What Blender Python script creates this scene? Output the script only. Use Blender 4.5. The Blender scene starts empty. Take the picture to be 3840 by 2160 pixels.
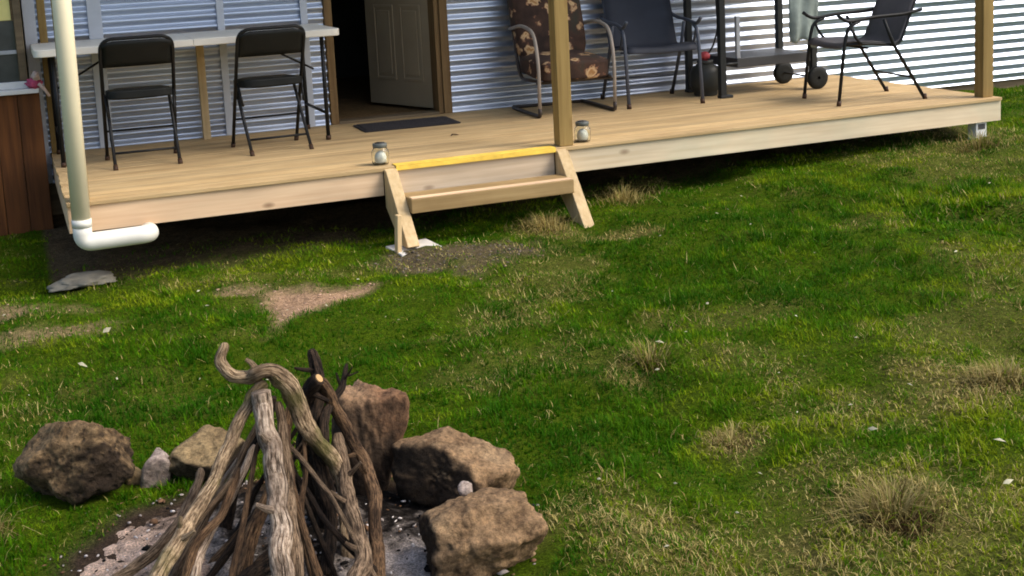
import bpy, bmesh, math, random
import numpy as np
from mathutils import Vector, Matrix, noise as mnoise

random.seed(7)
RNG = np.random.default_rng(11)
scene = bpy.context.scene
COL = scene.collection

# ------------------------------------------------------------------ camera
CAM = Vector((-3.0538, -9.0954, 1.2691))
YAW, PITCH, ROLL = 0.36939, 0.15561, -0.05023
right0 = Vector((math.cos(YAW), -math.sin(YAW), 0)); fwd0 = Vector((math.sin(YAW), math.cos(YAW), 0))
up0 = Vector((0, 0, 1))
fwd = fwd0 * math.cos(PITCH) - up0 * math.sin(PITCH)
upv = up0 * math.cos(PITCH) + fwd0 * math.sin(PITCH)
rgt = right0 * math.cos(ROLL) + upv * math.sin(ROLL)
upr = right0 * -math.sin(ROLL) + upv * math.cos(ROLL)
cd = bpy.data.cameras.new('camera'); cam = bpy.data.objects.new('camera', cd); COL.objects.link(cam)
m = Matrix((rgt, upr, -fwd)).transposed().to_4x4(); m.translation = CAM
cam.matrix_world = m
cd.sensor_width = 36; cd.lens = 4867.26 / 3840 * 36; cd.shift_y = -(1080 - 526.9) / 3840
cd.clip_start = 0.05; cd.clip_end = 1000
scene.camera = cam

# ------------------------------------------------------------------ light
SUN_DIR = Vector((0.62, -0.42, 0.80)).normalized()
w = bpy.data.worlds.new('World'); scene.world = w; w.use_nodes = True
nt = w.node_tree; bg = nt.nodes['Background']
sky = nt.nodes.new('ShaderNodeTexSky'); sky.sky_type = 'NISHITA'; sky.sun_disc = False
sky.sun_elevation = math.asin(SUN_DIR.z); sky.sun_rotation = math.atan2(SUN_DIR.x, SUN_DIR.y)
sky.dust_density = 4.0; sky.air_density = 1.0; sky.ozone_density = 1.0; sky.altitude = 100
nt.links.new(sky.outputs[0], bg.inputs[0]); bg.inputs[1].default_value = 0.15
sl = bpy.data.lights.new('sun', 'SUN'); so = bpy.data.objects.new('sun', sl); COL.objects.link(so)
sl.energy = 1.25; sl.angle = math.radians(28); sl.color = (1.0, 0.95, 0.87)
so.rotation_euler = SUN_DIR.to_track_quat('Z', 'Y').to_euler(); so.location = (4, -6, 8)
vs = scene.view_settings; vs.view_transform = 'Standard'; vs.look = 'None'; vs.gamma = 1.0
vs.exposure = 0.76
scene.cycles.use_denoising = True
scene.cycles.pixel_filter_type = 'BLACKMAN_HARRIS'; scene.cycles.filter_width = 1.8
scene.cycles.max_bounces = 6; scene.cycles.transparent_max_bounces = 6

# ------------------------------------------------------------------ materials
def new_mat(name):
    mt = bpy.data.materials.new(name); mt.use_nodes = True
    n = mt.node_tree.nodes; l = mt.node_tree.links
    return mt, n, l, n['Principled BSDF']
def rgb(c): return (c[0], c[1], c[2], 1)
def ramp(n, stops):
    r = n.new('ShaderNodeValToRGB')
    while len(r.color_ramp.elements) < len(stops): r.color_ramp.elements.new(0.5)
    for e, (p, c) in zip(r.color_ramp.elements, stops): e.position = p; e.color = rgb(c)
    return r
def coords(n, l, scale=(1, 1, 1), rand=True):
    tc = n.new('ShaderNodeTexCoord'); mp = n.new('ShaderNodeMapping'); mp.inputs['Scale'].default_value = scale
    l.new(tc.outputs['Object'], mp.inputs['Vector'])
    if rand:
        oi = n.new('ShaderNodeObjectInfo'); mu = n.new('ShaderNodeMath'); mu.operation = 'MULTIPLY'; mu.inputs[1].default_value = 57.0
        cb = n.new('ShaderNodeCombineXYZ')
        l.new(oi.outputs['Random'], mu.inputs[0])
        for i in range(3): l.new(mu.outputs[0], cb.inputs[i])
        l.new(cb.outputs[0], mp.inputs['Location'])
    return mp
def noise_tex(n, l, vec, scale, detail=4, rough=0.55):
    t = n.new('ShaderNodeTexNoise'); t.inputs['Scale'].default_value = scale
    t.inputs['Detail'].default_value = detail; t.inputs['Roughness'].default_value = rough
    l.new(vec.outputs[0], t.inputs['Vector']); return t
def mixc(n, l, fac, a, b, typ='MIX'):
    mx = n.new('ShaderNodeMix'); mx.data_type = 'RGBA'; mx.blend_type = typ
    if isinstance(fac, (int, float)): mx.inputs[0].default_value = fac
    else: l.new(fac, mx.inputs[0])
    for s, v in ((6, a), (7, b)):
        if isinstance(v, tuple): mx.inputs[s].default_value = rgb(v)
        else: l.new(v, mx.inputs[s])
    return mx.outputs[2]
def bump(n, l, b, h, strength, dist):
    bp = n.new('ShaderNodeBump'); bp.inputs['Strength'].default_value = strength; bp.inputs['Distance'].default_value = dist
    l.new(h, bp.inputs['Height']); l.new(bp.outputs[0], b.inputs['Normal'])

def wood(name, light, dark, axis=0, knots=0.0, rough=0.75, vary=0.18, stain=None, stain_amt=0.4):
    mt, n, l, b = new_mat(name)
    sc = [22, 22, 22]; sc[axis] = 0.9
    g = noise_tex(n, l, coords(n, l, tuple(sc)), 1.6, 6, 0.6)
    r = ramp(n, [(0.30, dark), (0.62, light)]); l.new(g.outputs[0], r.inputs[0])
    col = r.outputs[0]
    sc2 = [3.0, 3.0, 3.0]; sc2[axis] = 0.8
    g2 = noise_tex(n, l, coords(n, l, tuple(sc2)), 1.5, 3)
    r2 = ramp(n, [(0.35, (1 - vary, 1 - vary, 1 - vary)), (0.7, (1 + vary * .4, 1 + vary * .4, 1 + vary * .4))])
    l.new(g2.outputs[0], r2.inputs[0]); col = mixc(n, l, 1.0, col, r2.outputs[0], 'MULTIPLY')
    if stain:
        g3 = noise_tex(n, l, coords(n, l, (1.6, 1.6, 1.6)), 1.3, 4)
        r3 = ramp(n, [(0.45, (0, 0, 0)), (0.7, (stain_amt,) * 3)]); l.new(g3.outputs[0], r3.inputs[0])
        col = mixc(n, l, r3.outputs[0], col, stain)
    oi = n.new('ShaderNodeObjectInfo'); r4 = ramp(n, [(0, (0.86, 0.86, 0.86)), (1, (1.08, 1.06, 1.04))])
    l.new(oi.outputs['Random'], r4.inputs[0]); col = mixc(n, l, 1.0, col, r4.outputs[0], 'MULTIPLY')
    if knots:
        sk = [5.5, 5.5, 5.5]; sk[axis] = 2.6
        v = n.new('ShaderNodeTexVoronoi'); v.inputs['Scale'].default_value = 1.0
        l.new(coords(n, l, tuple(sk)).outputs[0], v.inputs['Vector'])
        rk = ramp(n, [(0.05, (1, 1, 1)), (0.13, (0, 0, 0))]); l.new(v.outputs['Distance'], rk.inputs[0])
        mk = n.new('ShaderNodeMath'); mk.operation = 'MULTIPLY'; mk.inputs[1].default_value = knots
        l.new(rk.outputs[0], mk.inputs[0]); col = mixc(n, l, mk.outputs[0], col, (0.13, 0.055, 0.02))
    l.new(col, b.inputs['Base Color']); b.inputs['Roughness'].default_value = rough
    b.inputs['Specular IOR Level'].default_value = 0.25
    bump(n, l, b, g.outputs[0], 0.35, 0.003)
    return mt
def plain(name, c, rough=0.5, metal=0.0, var=0.12, scale=9.0, spec=0.4, bumpy=0.0):
    mt, n, l, b = new_mat(name)
    g = noise_tex(n, l, coords(n, l), scale, 5)
    r = ramp(n, [(0.3, tuple(x * (1 - var) for x in c)), (0.7, tuple(min(1, x * (1 + var)) for x in c))])
    l.new(g.outputs[0], r.inputs[0]); l.new(r.outputs[0], b.inputs['Base Color'])
    b.inputs['Roughness'].default_value = rough; b.inputs['Metallic'].default_value = metal
    b.inputs['Specular IOR Level'].default_value = spec
    if bumpy: bump(n, l, b, g.outputs[0], bumpy, 0.01)
    return mt

M = {}
M['deck'] = wood('deck_pine', (0.63, 0.455, 0.235), (0.50, 0.345, 0.165), 0, 0.0, stain=(0.36, 0.23, 0.10), stain_amt=0.45)
M['fascia'] = wood('fascia_pine', (0.80, 0.58, 0.37), (0.68, 0.46, 0.28), 0, 0.85)
M['fascia_pale'] = wood('fascia_pine_pale', (0.76, 0.64, 0.45), (0.64, 0.51, 0.33), 0, 0.6, stain=(0.50, 0.50, 0.36), stain_amt=0.5)
M['riser'] = wood('riser_pine', (0.74, 0.60, 0.43), (0.60, 0.47, 0.32), 0, 0.6)
M['stringer'] = wood('stringer_pine', (0.66, 0.50, 0.28), (0.52, 0.37, 0.18), 2, 0.2)
M['post'] = wood('post_pine', (0.36, 0.245, 0.085), (0.25, 0.16, 0.05), 2, 0.3)
M['tread'] = wood('tread_pine', (0.46, 0.32, 0.145), (0.32, 0.21, 0.085), 0, 0.3, stain=(0.24, 0.155, 0.065), stain_amt=.7)
M['bearer'] = wood('bearer_timber', (0.20, 0.15, 0.09), (0.12, 0.09, 0.055), 0)
M['redwood'] = wood('redbrown_timber', (0.17, 0.062, 0.016), (0.085, 0.03, 0.009), 2, 0.0, vary=0.35)
M['jamb'] = wood('jamb_timber', (0.22, 0.14, 0.06), (0.12, 0.07, 0.028), 2)
M['yellow'] = plain('yellow_paint', (0.86, 0.57, 0.085), 0.6, var=0.22, scale=14)
M['pvc_cream'] = plain('cream_pvc', (0.82, 0.74, 0.52), 0.42, var=0.05, scale=3)
M['pvc_white'] = plain('white_pvc', (0.74, 0.72, 0.64), 0.45, var=0.10, scale=5)
M['white'] = plain('white_paint', (0.72, 0.72, 0.70), 0.5, var=0.06)
M['strip'] = plain('grey_flashing', (0.50, 0.53, 0.58), 0.42, var=0.06)
M['table'] = plain('table_plastic', (0.80, 0.76, 0.66), 0.5, var=0.05)
M['black_metal'] = plain('black_metal', (0.012, 0.012, 0.012), 0.45, spec=0.25)
M['black_vinyl'] = plain('black_vinyl', (0.011, 0.012, 0.011), 0.55, spec=0.2)
M['brown_cap'] = plain('brown_foot_cap', (0.055, 0.025, 0.010), 0.6)
M['door'] = plain('door_paint', (0.34, 0.275, 0.18), 0.5, var=0.06, scale=4)
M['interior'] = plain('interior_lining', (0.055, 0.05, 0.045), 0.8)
M['rubber'] = plain('mat_rubber', (0.025, 0.022, 0.024), 0.85, bumpy=0.8, scale=90)
M['concrete'] = plain('concrete', (0.21, 0.19, 0.145), 0.9, var=0.35, scale=12, bumpy=0.5)
M['paver'] = plain('pale_paver', (0.60, 0.57, 0.52), 0.85, var=0.15, scale=12)
M['cream_metal'] = plain('cream_metal', (0.33, 0.28, 0.23), 0.45)
M['dark_sled'] = plain('shaded_brown_metal', (0.045, 0.032, 0.024), 0.4)  # sled base of the cream frame, its shade painted in as dark brown
M['slate_metal'] = plain('slate_metal', (0.07, 0.08, 0.105), 0.4)
M['bbq'] = plain('barbecue_enamel', (0.016, 0.018, 0.019), 0.42)
M['bbq_grey'] = plain('barbecue_grey', (0.06, 0.06, 0.062), 0.5)
M['light_grey'] = plain('light_grey_metal', (0.34, 0.36, 0.38), 0.45)
M['gas'] = plain('gas_bottle_paint', (0.028, 0.030, 0.026), 0.5)
M['red'] = plain('red_plastic', (0.45, 0.06, 0.07), 0.5)
M['towel'] = plain('towel_cloth', (0.235, 0.285, 0.265), 0.95, var=0.15, scale=20)
M['pink'] = plain('pink_cloth', (0.42, 0.07, 0.14), 0.9, var=0.5, scale=14)
M['beige'] = plain('beige_cloth', (0.58, 0.44, 0.38), 0.9)
M['blind'] = plain('yellow_blind', (0.74, 0.66, 0.25), 0.8, var=0.06)
M['lid'] = plain('lid_metal', (0.10, 0.11, 0.10), 0.4)
M['jarwhite'] = plain('frosted_light', (0.66, 0.64, 0.56), 0.6)
M['leafbrown'] = plain('dead_leaf', (0.06, 0.03, 0.012), 0.8)
M['cutwood'] = plain('cut_wood_end', (0.46, 0.28, 0.12), 0.8, var=0.2, scale=30)

def sling_mat(name, c):
    mt, n, l, b = new_mat(name)
    mp = coords(n, l, (1, 1, 1), False)
    wv = n.new('ShaderNodeTexWave'); wv.inputs['Scale'].default_value = 55; l.new(mp.outputs[0], wv.inputs['Vector'])
    g = noise_tex(n, l, mp, 6, 4)
    r = ramp(n, [(0.3, tuple(x * .82 for x in c)), (0.7, tuple(x * 1.15 for x in c))]); l.new(g.outputs[0], r.inputs[0])
    col = mixc(n, l, 0.22, r.outputs[0], wv.outputs[0], 'MULTIPLY')
    l.new(col, b.inputs['Base Color']); b.inputs['Roughness'].default_value = 0.7
    bump(n, l, b, wv.outputs[0], 0.2, 0.002); return mt
M['sling_blue'] = sling_mat('sling_slate', (0.032, 0.036, 0.050))
M['sling_brown'] = sling_mat('sling_charcoal', (0.105, 0.095, 0.098))

def floral():
    mt, n, l, b = new_mat('floral_fabric')
    mp = coords(n, l, (1, 1, 1), False)
    g0 = noise_tex(n, l, mp, 7, 4)
    base = ramp(n, [(0.35, (0.022, 0.010, 0.006)), (0.55, (0.062, 0.030, 0.018)), (0.72, (0.035, 0.034, 0.022))]); l.new(g0.outputs[0], base.inputs[0])
    wob = n.new('ShaderNodeMix'); wob.data_type = 'VECTOR'; wob.inputs[0].default_value = 0.10
    gn = noise_tex(n, l, mp, 16, 3); l.new(mp.outputs[0], wob.inputs[4]); l.new(gn.outputs['Color'], wob.inputs[5])
    v = n.new('ShaderNodeTexVoronoi'); v.inputs['Scale'].default_value = 11.0; v.inputs['Randomness'].default_value = 0.9
    l.new(wob.outputs[1], v.inputs['Vector'])
    fl = ramp(n, [(0.14, (0.34, 0.17, 0.06)), (0.28, (0.60, 0.42, 0.22)), (0.42, (0.24, 0.10, 0.05))]); l.new(v.outputs['Distance'], fl.inputs[0])
    mask = ramp(n, [(0.38, (1, 1, 1)), (0.46, (0, 0, 0))]); l.new(v.outputs['Distance'], mask.inputs[0])
    sel = n.new('ShaderNodeSeparateColor'); l.new(v.outputs['Color'], sel.inputs[0])
    gt = n.new('ShaderNodeMath'); gt.operation = 'GREATER_THAN'; gt.inputs[1].default_value = 0.45; l.new(sel.outputs[0], gt.inputs[0])
    mu = n.new('ShaderNodeMath'); mu.operation = 'MULTIPLY'; l.new(mask.outputs[0], mu.inputs[0]); l.new(gt.outputs[0], mu.inputs[1])
    col = mixc(n, l, mu.outputs[0], base.outputs[0], fl.outputs[0])
    l.new(col, b.inputs['Base Color']); b.inputs['Roughness'].default_value = 0.9; return mt
M['floral'] = floral()

def cladding_mat():
    mt, n, l, b = new_mat('corrugated_zinc')
    mp = coords(n, l, (0.5, 1, 1.2))
    g = noise_tex(n, l, mp, 2.5, 3, 0.5)
    r = ramp(n, [(0.3, (0.50, 0.57, 0.70)), (0.7, (0.62, 0.69, 0.81))]); l.new(g.outputs[0], r.inputs[0])
    l.new(r.outputs[0], b.inputs['Base Color'])
    b.inputs['Metallic'].default_value = 0.88
    r2 = ramp(n, [(0.3, (0.33, 0.33, 0.33)), (0.7, (0.41, 0.41, 0.41))]); l.new(g.outputs[0], r2.inputs[0]); l.new(r2.outputs[0], b.inputs['Roughness'])
    return mt
M['clad'] = cladding_mat()

def glass_mat(name, tint, rough=0.05):
    mt, n, l, b = new_mat(name)
    g = noise_tex(n, l, coords(n, l), 6, 2)
    r = ramp(n, [(0.3, tint), (0.7, tuple(min(1, t * 1.05) for t in tint))]); l.new(g.outputs[0], r.inputs[0])
    l.new(r.outputs[0], b.inputs['Base Color'])
    b.inputs['Roughness'].default_value = rough; b.inputs['Transmission Weight'].default_value = 1.0; b.inputs['IOR'].default_value = 1.3
    return mt
def polycarb():
    mt, n, l, b = new_mat('translucent_roofing')
    g = noise_tex(n, l, coords(n, l), 3, 3); r = ramp(n, [(0.3, (0.62, 0.66, 0.70)), (0.7, (0.74, 0.77, 0.80))]); l.new(g.outputs[0], r.inputs[0])
    l.new(r.outputs[0], b.inputs['Base Color']); b.inputs['Roughness'].default_value = 0.4
    tr = n.new('ShaderNodeBsdfTranslucent'); l.new(r.outputs[0], tr.inputs['Color'])
    ms = n.new('ShaderNodeMixShader'); ms.inputs[0].default_value = 0.52
    l.new(b.outputs[0], ms.inputs[1]); l.new(tr.outputs[0], ms.inputs[2]); l.new(ms.outputs[0], n['Material Output'].inputs['Surface'])
    return mt
M['polycarb'] = polycarb()
M['glass'] = glass_mat('jar_glass', (0.93, 0.96, 0.93))
M['pane'] = plain('window_glass', (0.055, 0.055, 0.058), 0.06, var=0.6, scale=3, spec=0.6)

def rock_mat(name, light, dark, patch, hole=0.0):
    mt, n, l, b = new_mat(name)
    mp = coords(n, l)
    g = noise_tex(n, l, mp, 13, 9, 0.72)
    r = ramp(n, [(0.32, dark), (0.55, light), (0.75, tuple(min(1, c * 1.35) for c in light))]); l.new(g.outputs[0], r.inputs[0])
    g2 = noise_tex(n, l, mp, 4, 4); r2 = ramp(n, [(0.5, (0, 0, 0)), (0.66, (0.6, 0.6, 0.6))]); l.new(g2.outputs[0], r2.inputs[0])
    col = mixc(n, l, r2.outputs[0], r.outputs[0], patch)
    g5 = noise_tex(n, l, mp, 55, 5, 0.75); r5 = ramp(n, [(0.34, (0.45, 0.43, 0.42)), (0.5, (1, 1, 1)), (0.66, (1.55, 1.5, 1.42))]); l.new(g5.outputs[0], r5.inputs[0]); col = mixc(n, l, 1.0, col, r5.outputs[0], 'MULTIPLY')
    sa = n.new('ShaderNodeAttribute'); sa.attribute_name = 'soot_shade'; col = mixc(n, l, sa.outputs['Fac'], col, (0.022, 0.015, 0.010))  # darkens to soot mixed with painted shade of the pit
    h = g.outputs[0]
    if hole:
        v = n.new('ShaderNodeTexVoronoi'); v.inputs['Scale'].default_value = 38; l.new(mp.outputs[0], v.inputs['Vector'])
        rv = ramp(n, [(0.12, (0, 0, 0)), (0.4, (1, 1, 1))]); l.new(v.outputs['Distance'], rv.inputs[0])
        ad = n.new('ShaderNodeMath'); ad.operation = 'MULTIPLY_ADD'; ad.inputs[1].default_value = hole
        l.new(rv.outputs[0], ad.inputs[0]); l.new(g.outputs[0], ad.inputs[2]); h = ad.outputs[0]
    l.new(col, b.inputs['Base Color']); b.inputs['Roughness'].default_value = 0.9; b.inputs['Specular IOR Level'].default_value = 0.2
    bump(n, l, b, h, 1.0, 0.03); return mt
M['rock'] = rock_mat('brown_rock', (0.29, 0.185, 0.098), (0.10, 0.058, 0.030), (0.38, 0.27, 0.155))
M['rock_red'] = rock_mat('red_rock', (0.225, 0.125, 0.068), (0.085, 0.044, 0.024), (0.36, 0.24, 0.14))
M['rock_porous'] = rock_mat('porous_rock', (0.235, 0.155, 0.078), (0.055, 0.032, 0.014), (0.34, 0.235, 0.115), 0.35)
M['rock_grey'] = rock_mat('grey_rock', (0.42, 0.34, 0.29), (0.26, 0.19, 0.16), (0.52, 0.44, 0.38))
M['rock_tan'] = rock_mat('tan_rock', (0.31, 0.22, 0.11), (0.16, 0.11, 0.055), (0.36, 0.27, 0.14))

def stick_mat(name, light, dark, moss=None):
    mt, n, l, b = new_mat(name)
    uv = n.new('ShaderNodeUVMap'); mp = n.new('ShaderNodeMapping'); mp.inputs['Scale'].default_value = (9, 34, 1)
    l.new(uv.outputs[0], mp.inputs['Vector'])
    g = noise_tex(n, l, mp, 1.0, 7, 0.7)
    r = ramp(n, [(0.40, dark), (0.50, tuple((a + c) / 2 for a, c in zip(light, dark))), (0.60, light)]); l.new(g.outputs[0], r.inputs[0])
    col = r.outputs[0]
    mpc = n.new('ShaderNodeMapping'); mpc.inputs['Scale'].default_value = (13, 11, 1); l.new(uv.outputs[0], mpc.inputs['Vector'])
    gc = noise_tex(n, l, mpc, 1.0, 5, 0.65); rc = ramp(n, [(0.36, (1, 1, 1)), (0.45, (0, 0, 0))]); l.new(gc.outputs[0], rc.inputs[0])
    col = mixc(n, l, rc.outputs[0], col, tuple(c_ * .35 for c_ in dark))
    g2 = noise_tex(n, l, coords(n, l), 11, 3)
    r2 = ramp(n, [(0.40, (0.55, 0.52, 0.5)), (0.62, (1.15, 1.13, 1.1))]); l.new(g2.outputs[0], r2.inputs[0])
    col = mixc(n, l, 1.0, col, r2.outputs[0], 'MULTIPLY')
    if moss:
        g3 = noise_tex(n, l, coords(n, l), 7, 3); r3 = ramp(n, [(0.5, (0, 0, 0)), (0.64, (.7, .7, .7))]); l.new(g3.outputs[0], r3.inputs[0])
        col = mixc(n, l, r3.outputs[0], col, moss)
    l.new(col, b.inputs['Base Color']); b.inputs['Roughness'].default_value = 0.85; b.inputs['Specular IOR Level'].default_value = 0.2
    ad = n.new('ShaderNodeMath'); ad.operation = 'MULTIPLY_ADD'; ad.inputs[1].default_value = -0.6; l.new(rc.outputs[0], ad.inputs[0]); l.new(g.outputs[0], ad.inputs[2])
    bump(n, l, b, ad.outputs[0], 1.0, 0.014); return mt
M['stick_pale'] = stick_mat('stick_pale', (0.60, 0.48, 0.37), (0.20, 0.14, 0.095))
M['stick_grey'] = stick_mat('stick_grey', (0.36, 0.255, 0.165), (0.10, 0.066, 0.04))
M['stick_brown'] = stick_mat('stick_brown', (0.25, 0.15, 0.08), (0.06, 0.036, 0.02))
M['stick_char'] = stick_mat('stick_charred', (0.075, 0.048, 0.03), (0.012, 0.009, 0.007))
M['stick_tan'] = stick_mat('stick_tan', (0.62, 0.46, 0.29), (0.17, 0.11, 0.06), (0.10, 0.10, 0.02))

def attr_mat(name, translucent=0.0, rough=0.8, nscale=0.0):
    mt, n, l, b = new_mat(name)
    at = n.new('ShaderNodeAttribute'); at.attribute_name = 'Col'
    col = at.outputs['Color']
    b.inputs['Roughness'].default_value = rough; b.inputs['Specular IOR Level'].default_value = 0.05
    if nscale:
        g = noise_tex(n, l, coords(n, l, (1, 1, 1), False), nscale, 8, 0.7)
        r = ramp(n, [(0.3, (0.55, 0.53, 0.5)), (0.7, (1.35, 1.33, 1.3))]); l.new(g.outputs[0], r.inputs[0])
        col = mixc(n, l, 1.0, col, r.outputs[0], 'MULTIPLY'); bump(n, l, b, g.outputs[0], 0.9, 0.03)
        gf = noise_tex(n, l, coords(n, l, (1, 1, 1), False), nscale * 6, 4, 0.8); rf = ramp(n, [(0.36, (0.35, 0.35, 0.3)), (0.52, (1, 1, 1)), (0.68, (1.9, 1.75, 1.5))]); l.new(gf.outputs[0], rf.inputs[0])
        col = mixc(n, l, 1.0, col, rf.outputs[0], 'MULTIPLY')
    l.new(col, b.inputs['Base Color'])
    if translucent:
        tr = n.new('ShaderNodeBsdfTranslucent'); l.new(col, tr.inputs['Color'])
        ms = n.new('ShaderNodeMixShader'); ms.inputs[0].default_value = translucent
        l.new(b.outputs[0], ms.inputs[1]); l.new(tr.outputs[0], ms.inputs[2]); l.new(ms.outputs[0], n['Material Output'].inputs['Surface'])
    return mt
M['blade'] = attr_mat('grass_blade', 0.3, 0.6)
M['soil'] = attr_mat('lawn_soil', 0.0, 0.95, 28)
M['chunk'] = attr_mat('ash_chunk', 0.0, 0.95)

# ------------------------------------------------------------------ object helpers
def tag(o, label=None, cat=None, group=None, kind=None):
    if label: o['label'] = label
    if cat: o['category'] = cat
    if group: o['group'] = group
    if kind: o['kind'] = kind
    return o
def empty(name, loc=(0, 0, 0), rz=0, label=None, cat=None, group=None):
    o = bpy.data.objects.new(name, None); COL.objects.link(o); o.location = loc; o.rotation_euler = (0, 0, rz)
    o.empty_display_size = 0.1
    return tag(o, label, cat, group)
def link(name, me, mat, parent=None, loc=(0, 0, 0), rot=(0, 0, 0), smooth=False):
    o = bpy.data.objects.new(name, me); COL.objects.link(o); o.location = loc; o.rotation_euler = rot
    if mat and not me.materials: me.materials.append(M[mat] if isinstance(mat, str) else mat)
    if parent: o.parent = parent
    if smooth: me.shade_smooth()
    return o
def from_bm(name, bm):
    bmesh.ops.recalc_face_normals(bm, faces=bm.faces)
    me = bpy.data.meshes.new(name); bm.to_mesh(me); bm.free(); return me
def box_me(name, sx, sy, sz, bev=0.004, seg=2):
    bm = bmesh.new(); bmesh.ops.create_cube(bm, size=1.0)
    for v in bm.verts: v.co = Vector((v.co.x * sx, v.co.y * sy, v.co.z * sz))
    if bev: bmesh.ops.bevel(bm, geom=list(bm.edges), offset=bev, segments=seg, profile=0.6, affect='EDGES')
    return from_bm(name, bm)
def box(name, x0, x1, y0, y1, z0, z1, mat, parent=None, bev=0.004, rot=(0, 0, 0)):
    me = box_me(name, abs(x1 - x0), abs(y1 - y0), abs(z1 - z0), bev)
    return link(name, me, mat, parent, ((x0 + x1) / 2, (y0 + y1) / 2, (z0 + z1) / 2), rot)
def prism(name, poly, axis, a, b, mat, parent=None, bev=0.003):
    # poly: 2D outline in the plane normal to axis, extruded a..b
    bm = bmesh.new(); cu = sum(p[0] for p in poly) / len(poly); cv = sum(p[1] for p in poly) / len(poly); ca = (a + b) / 2
    def put(t, u, v):
        return {0: (t, u, v), 1: (u, t, v), 2: (u, v, t)}[axis]
    lo = [bm.verts.new(put(a - ca, u - cu, v - cv)) for u, v in poly]; hi = [bm.verts.new(put(b - ca, u - cu, v - cv)) for u, v in poly]
    bm.faces.new(lo); bm.faces.new(hi[::-1]); k = len(poly)
    for i in range(k): bm.faces.new((lo[i], lo[(i + 1) % k], hi[(i + 1) % k], hi[i]))
    bmesh.ops.recalc_face_normals(bm, faces=bm.faces)
    if bev: bmesh.ops.bevel(bm, geom=list(bm.edges), offset=bev, segments=1, affect='EDGES')
    return link(name, from_bm(name, bm), mat, parent, put(ca, cu, cv))
def fillet(pts, r, seg=5):
    pts = [Vector(p) for p in pts]; out = [pts[0]]
    for i in range(1, len(pts) - 1):
        a, b, c = pts[i - 1], pts[i], pts[i + 1]
        d1 = (a - b); d2 = (c - b); t = min(r, d1.length * .49, d2.length * .49)
        p1 = b + d1.normalized() * t; p2 = b + d2.normalized() * t
        for k in range(seg + 1):
            s = k / seg; out.append(p1 * (1 - s) ** 2 + b * 2 * s * (1 - s) + p2 * s * s)
    out.append(pts[-1]); return out
def catmull(pts, sub):
    P = [Vector(p) for p in pts]; P = [P[0] * 2 - P[1]] + P + [P[-1] * 2 - P[-2]]; out = []
    for i in range(1, len(P) - 2):
        for k in range(sub):
            t = k / sub; a, b, c, d = P[i - 1], P[i], P[i + 1], P[i + 2]
            out.append(0.5 * ((2 * b) + (c - a) * t + (2 * a - 5 * b + 4 * c - d) * t * t + (3 * b - a - 3 * c + d) * t ** 3))
    out.append(P[-2]); return out
def tube_me(name, pts, rad, n=8, uvs=False, wob=0.0, seed=0, closed_round=False, flat=1.0):
    pts = [Vector(p) for p in pts]; N = len(pts)
    if not hasattr(rad, '__len__'): rad = [rad] * N
    verts, faces, uv = [], [], []
    t0 = (pts[1] - pts[0]).normalized(); ref = Vector((0, 0, 1)) if abs(t0.z) < .9 else Vector((1, 0, 0))
    nrm = t0.cross(ref).normalized(); dist = 0
    for i, p in enumerate(pts):
        t = (pts[min(i + 1, N - 1)] - pts[max(i - 1, 0)]).normalized()
        nrm = (nrm - t * nrm.dot(t)).normalized(); bn = t.cross(nrm)
        if i: dist += (p - pts[i - 1]).length
        for k in range(n):
            a = 2 * math.pi * k / n; r = rad[i]
            d = nrm * math.cos(a) + bn * math.sin(a) * flat
            if wob:
                q = p * 14 + d * 1.3 + Vector((seed * 7.1, seed * 3.3, seed))
                q2 = Vector((math.cos(a + dist * .8) * 1.2, math.sin(a + dist * .8) * 1.2, dist * 11 + seed * 11)); q3 = Vector((math.cos(a + dist * .8) * 2.2, math.sin(a + dist * .8) * 2.2, dist * 30 + seed * 5))
                r *= 1 + wob * mnoise.fractal(q2, 1.0, 2.0, 3) + wob * .4 * mnoise.noise(q) - wob * .9 * max(0, mnoise.noise(q3) - .12)
            verts.append(p + d * r); uv.append((k / n, dist))
    for i in range(N - 1):
        for k in range(n):
            faces.append((i * n + k, i * n + (k + 1) % n, (i + 1) * n + (k + 1) % n, (i + 1) * n + k))
    faces.append(tuple(range(n - 1, -1, -1))); faces.append(tuple((N - 1) * n + k for k in range(n)))
    me = bpy.data.meshes.new(name); me.from_pydata(verts, [], faces)
    if uvs:
        lay = me.uv_layers.new(name='UVMap')
        for pl in me.polygons:
            ks = [me.loops[li].vertex_index for li in pl.loop_indices]
            wrap = len(ks) == 4 and any(kk % n == n - 1 for kk in ks) and any(kk % n == 0 for kk in ks)
            for li in pl.loop_indices:
                vi = me.loops[li].vertex_index; u = uv[vi][0]
                if wrap and vi % n == 0: u = 1.0
                # fold so both seams meet
                lay.data[li].uv = (abs(u * 2 - 1), uv[vi][1])
    me.update(); return me
def tube(name, pts, rad, mat, parent=None, n=8, **k):
    o = link(name, tube_me(name, pts, rad, n, **k), mat, parent); o.data.shade_smooth(); return o
def lathe(name, prof, mat, parent=None, loc=(0, 0, 0), n=20, rot=(0, 0, 0)):
    verts, faces = [], []
    for r, z in prof:
        for k in range(n):
            a = 2 * math.pi * k / n; verts.append((r * math.cos(a), r * math.sin(a), z))
    for i in range(len(prof) - 1):
        for k in range(n): faces.append((i * n + k, i * n + (k + 1) % n, (i + 1) * n + (k + 1) % n, (i + 1) * n + k))
    faces.append(tuple(range(n - 1, -1, -1))); faces.append(tuple((len(prof) - 1) * n + k for k in range(n)))
    me = bpy.data.meshes.new(name); me.from_pydata(verts, [], faces); me.update()
    o = link(name, me, mat, parent, loc, rot); me.shade_smooth()
    return o
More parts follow.
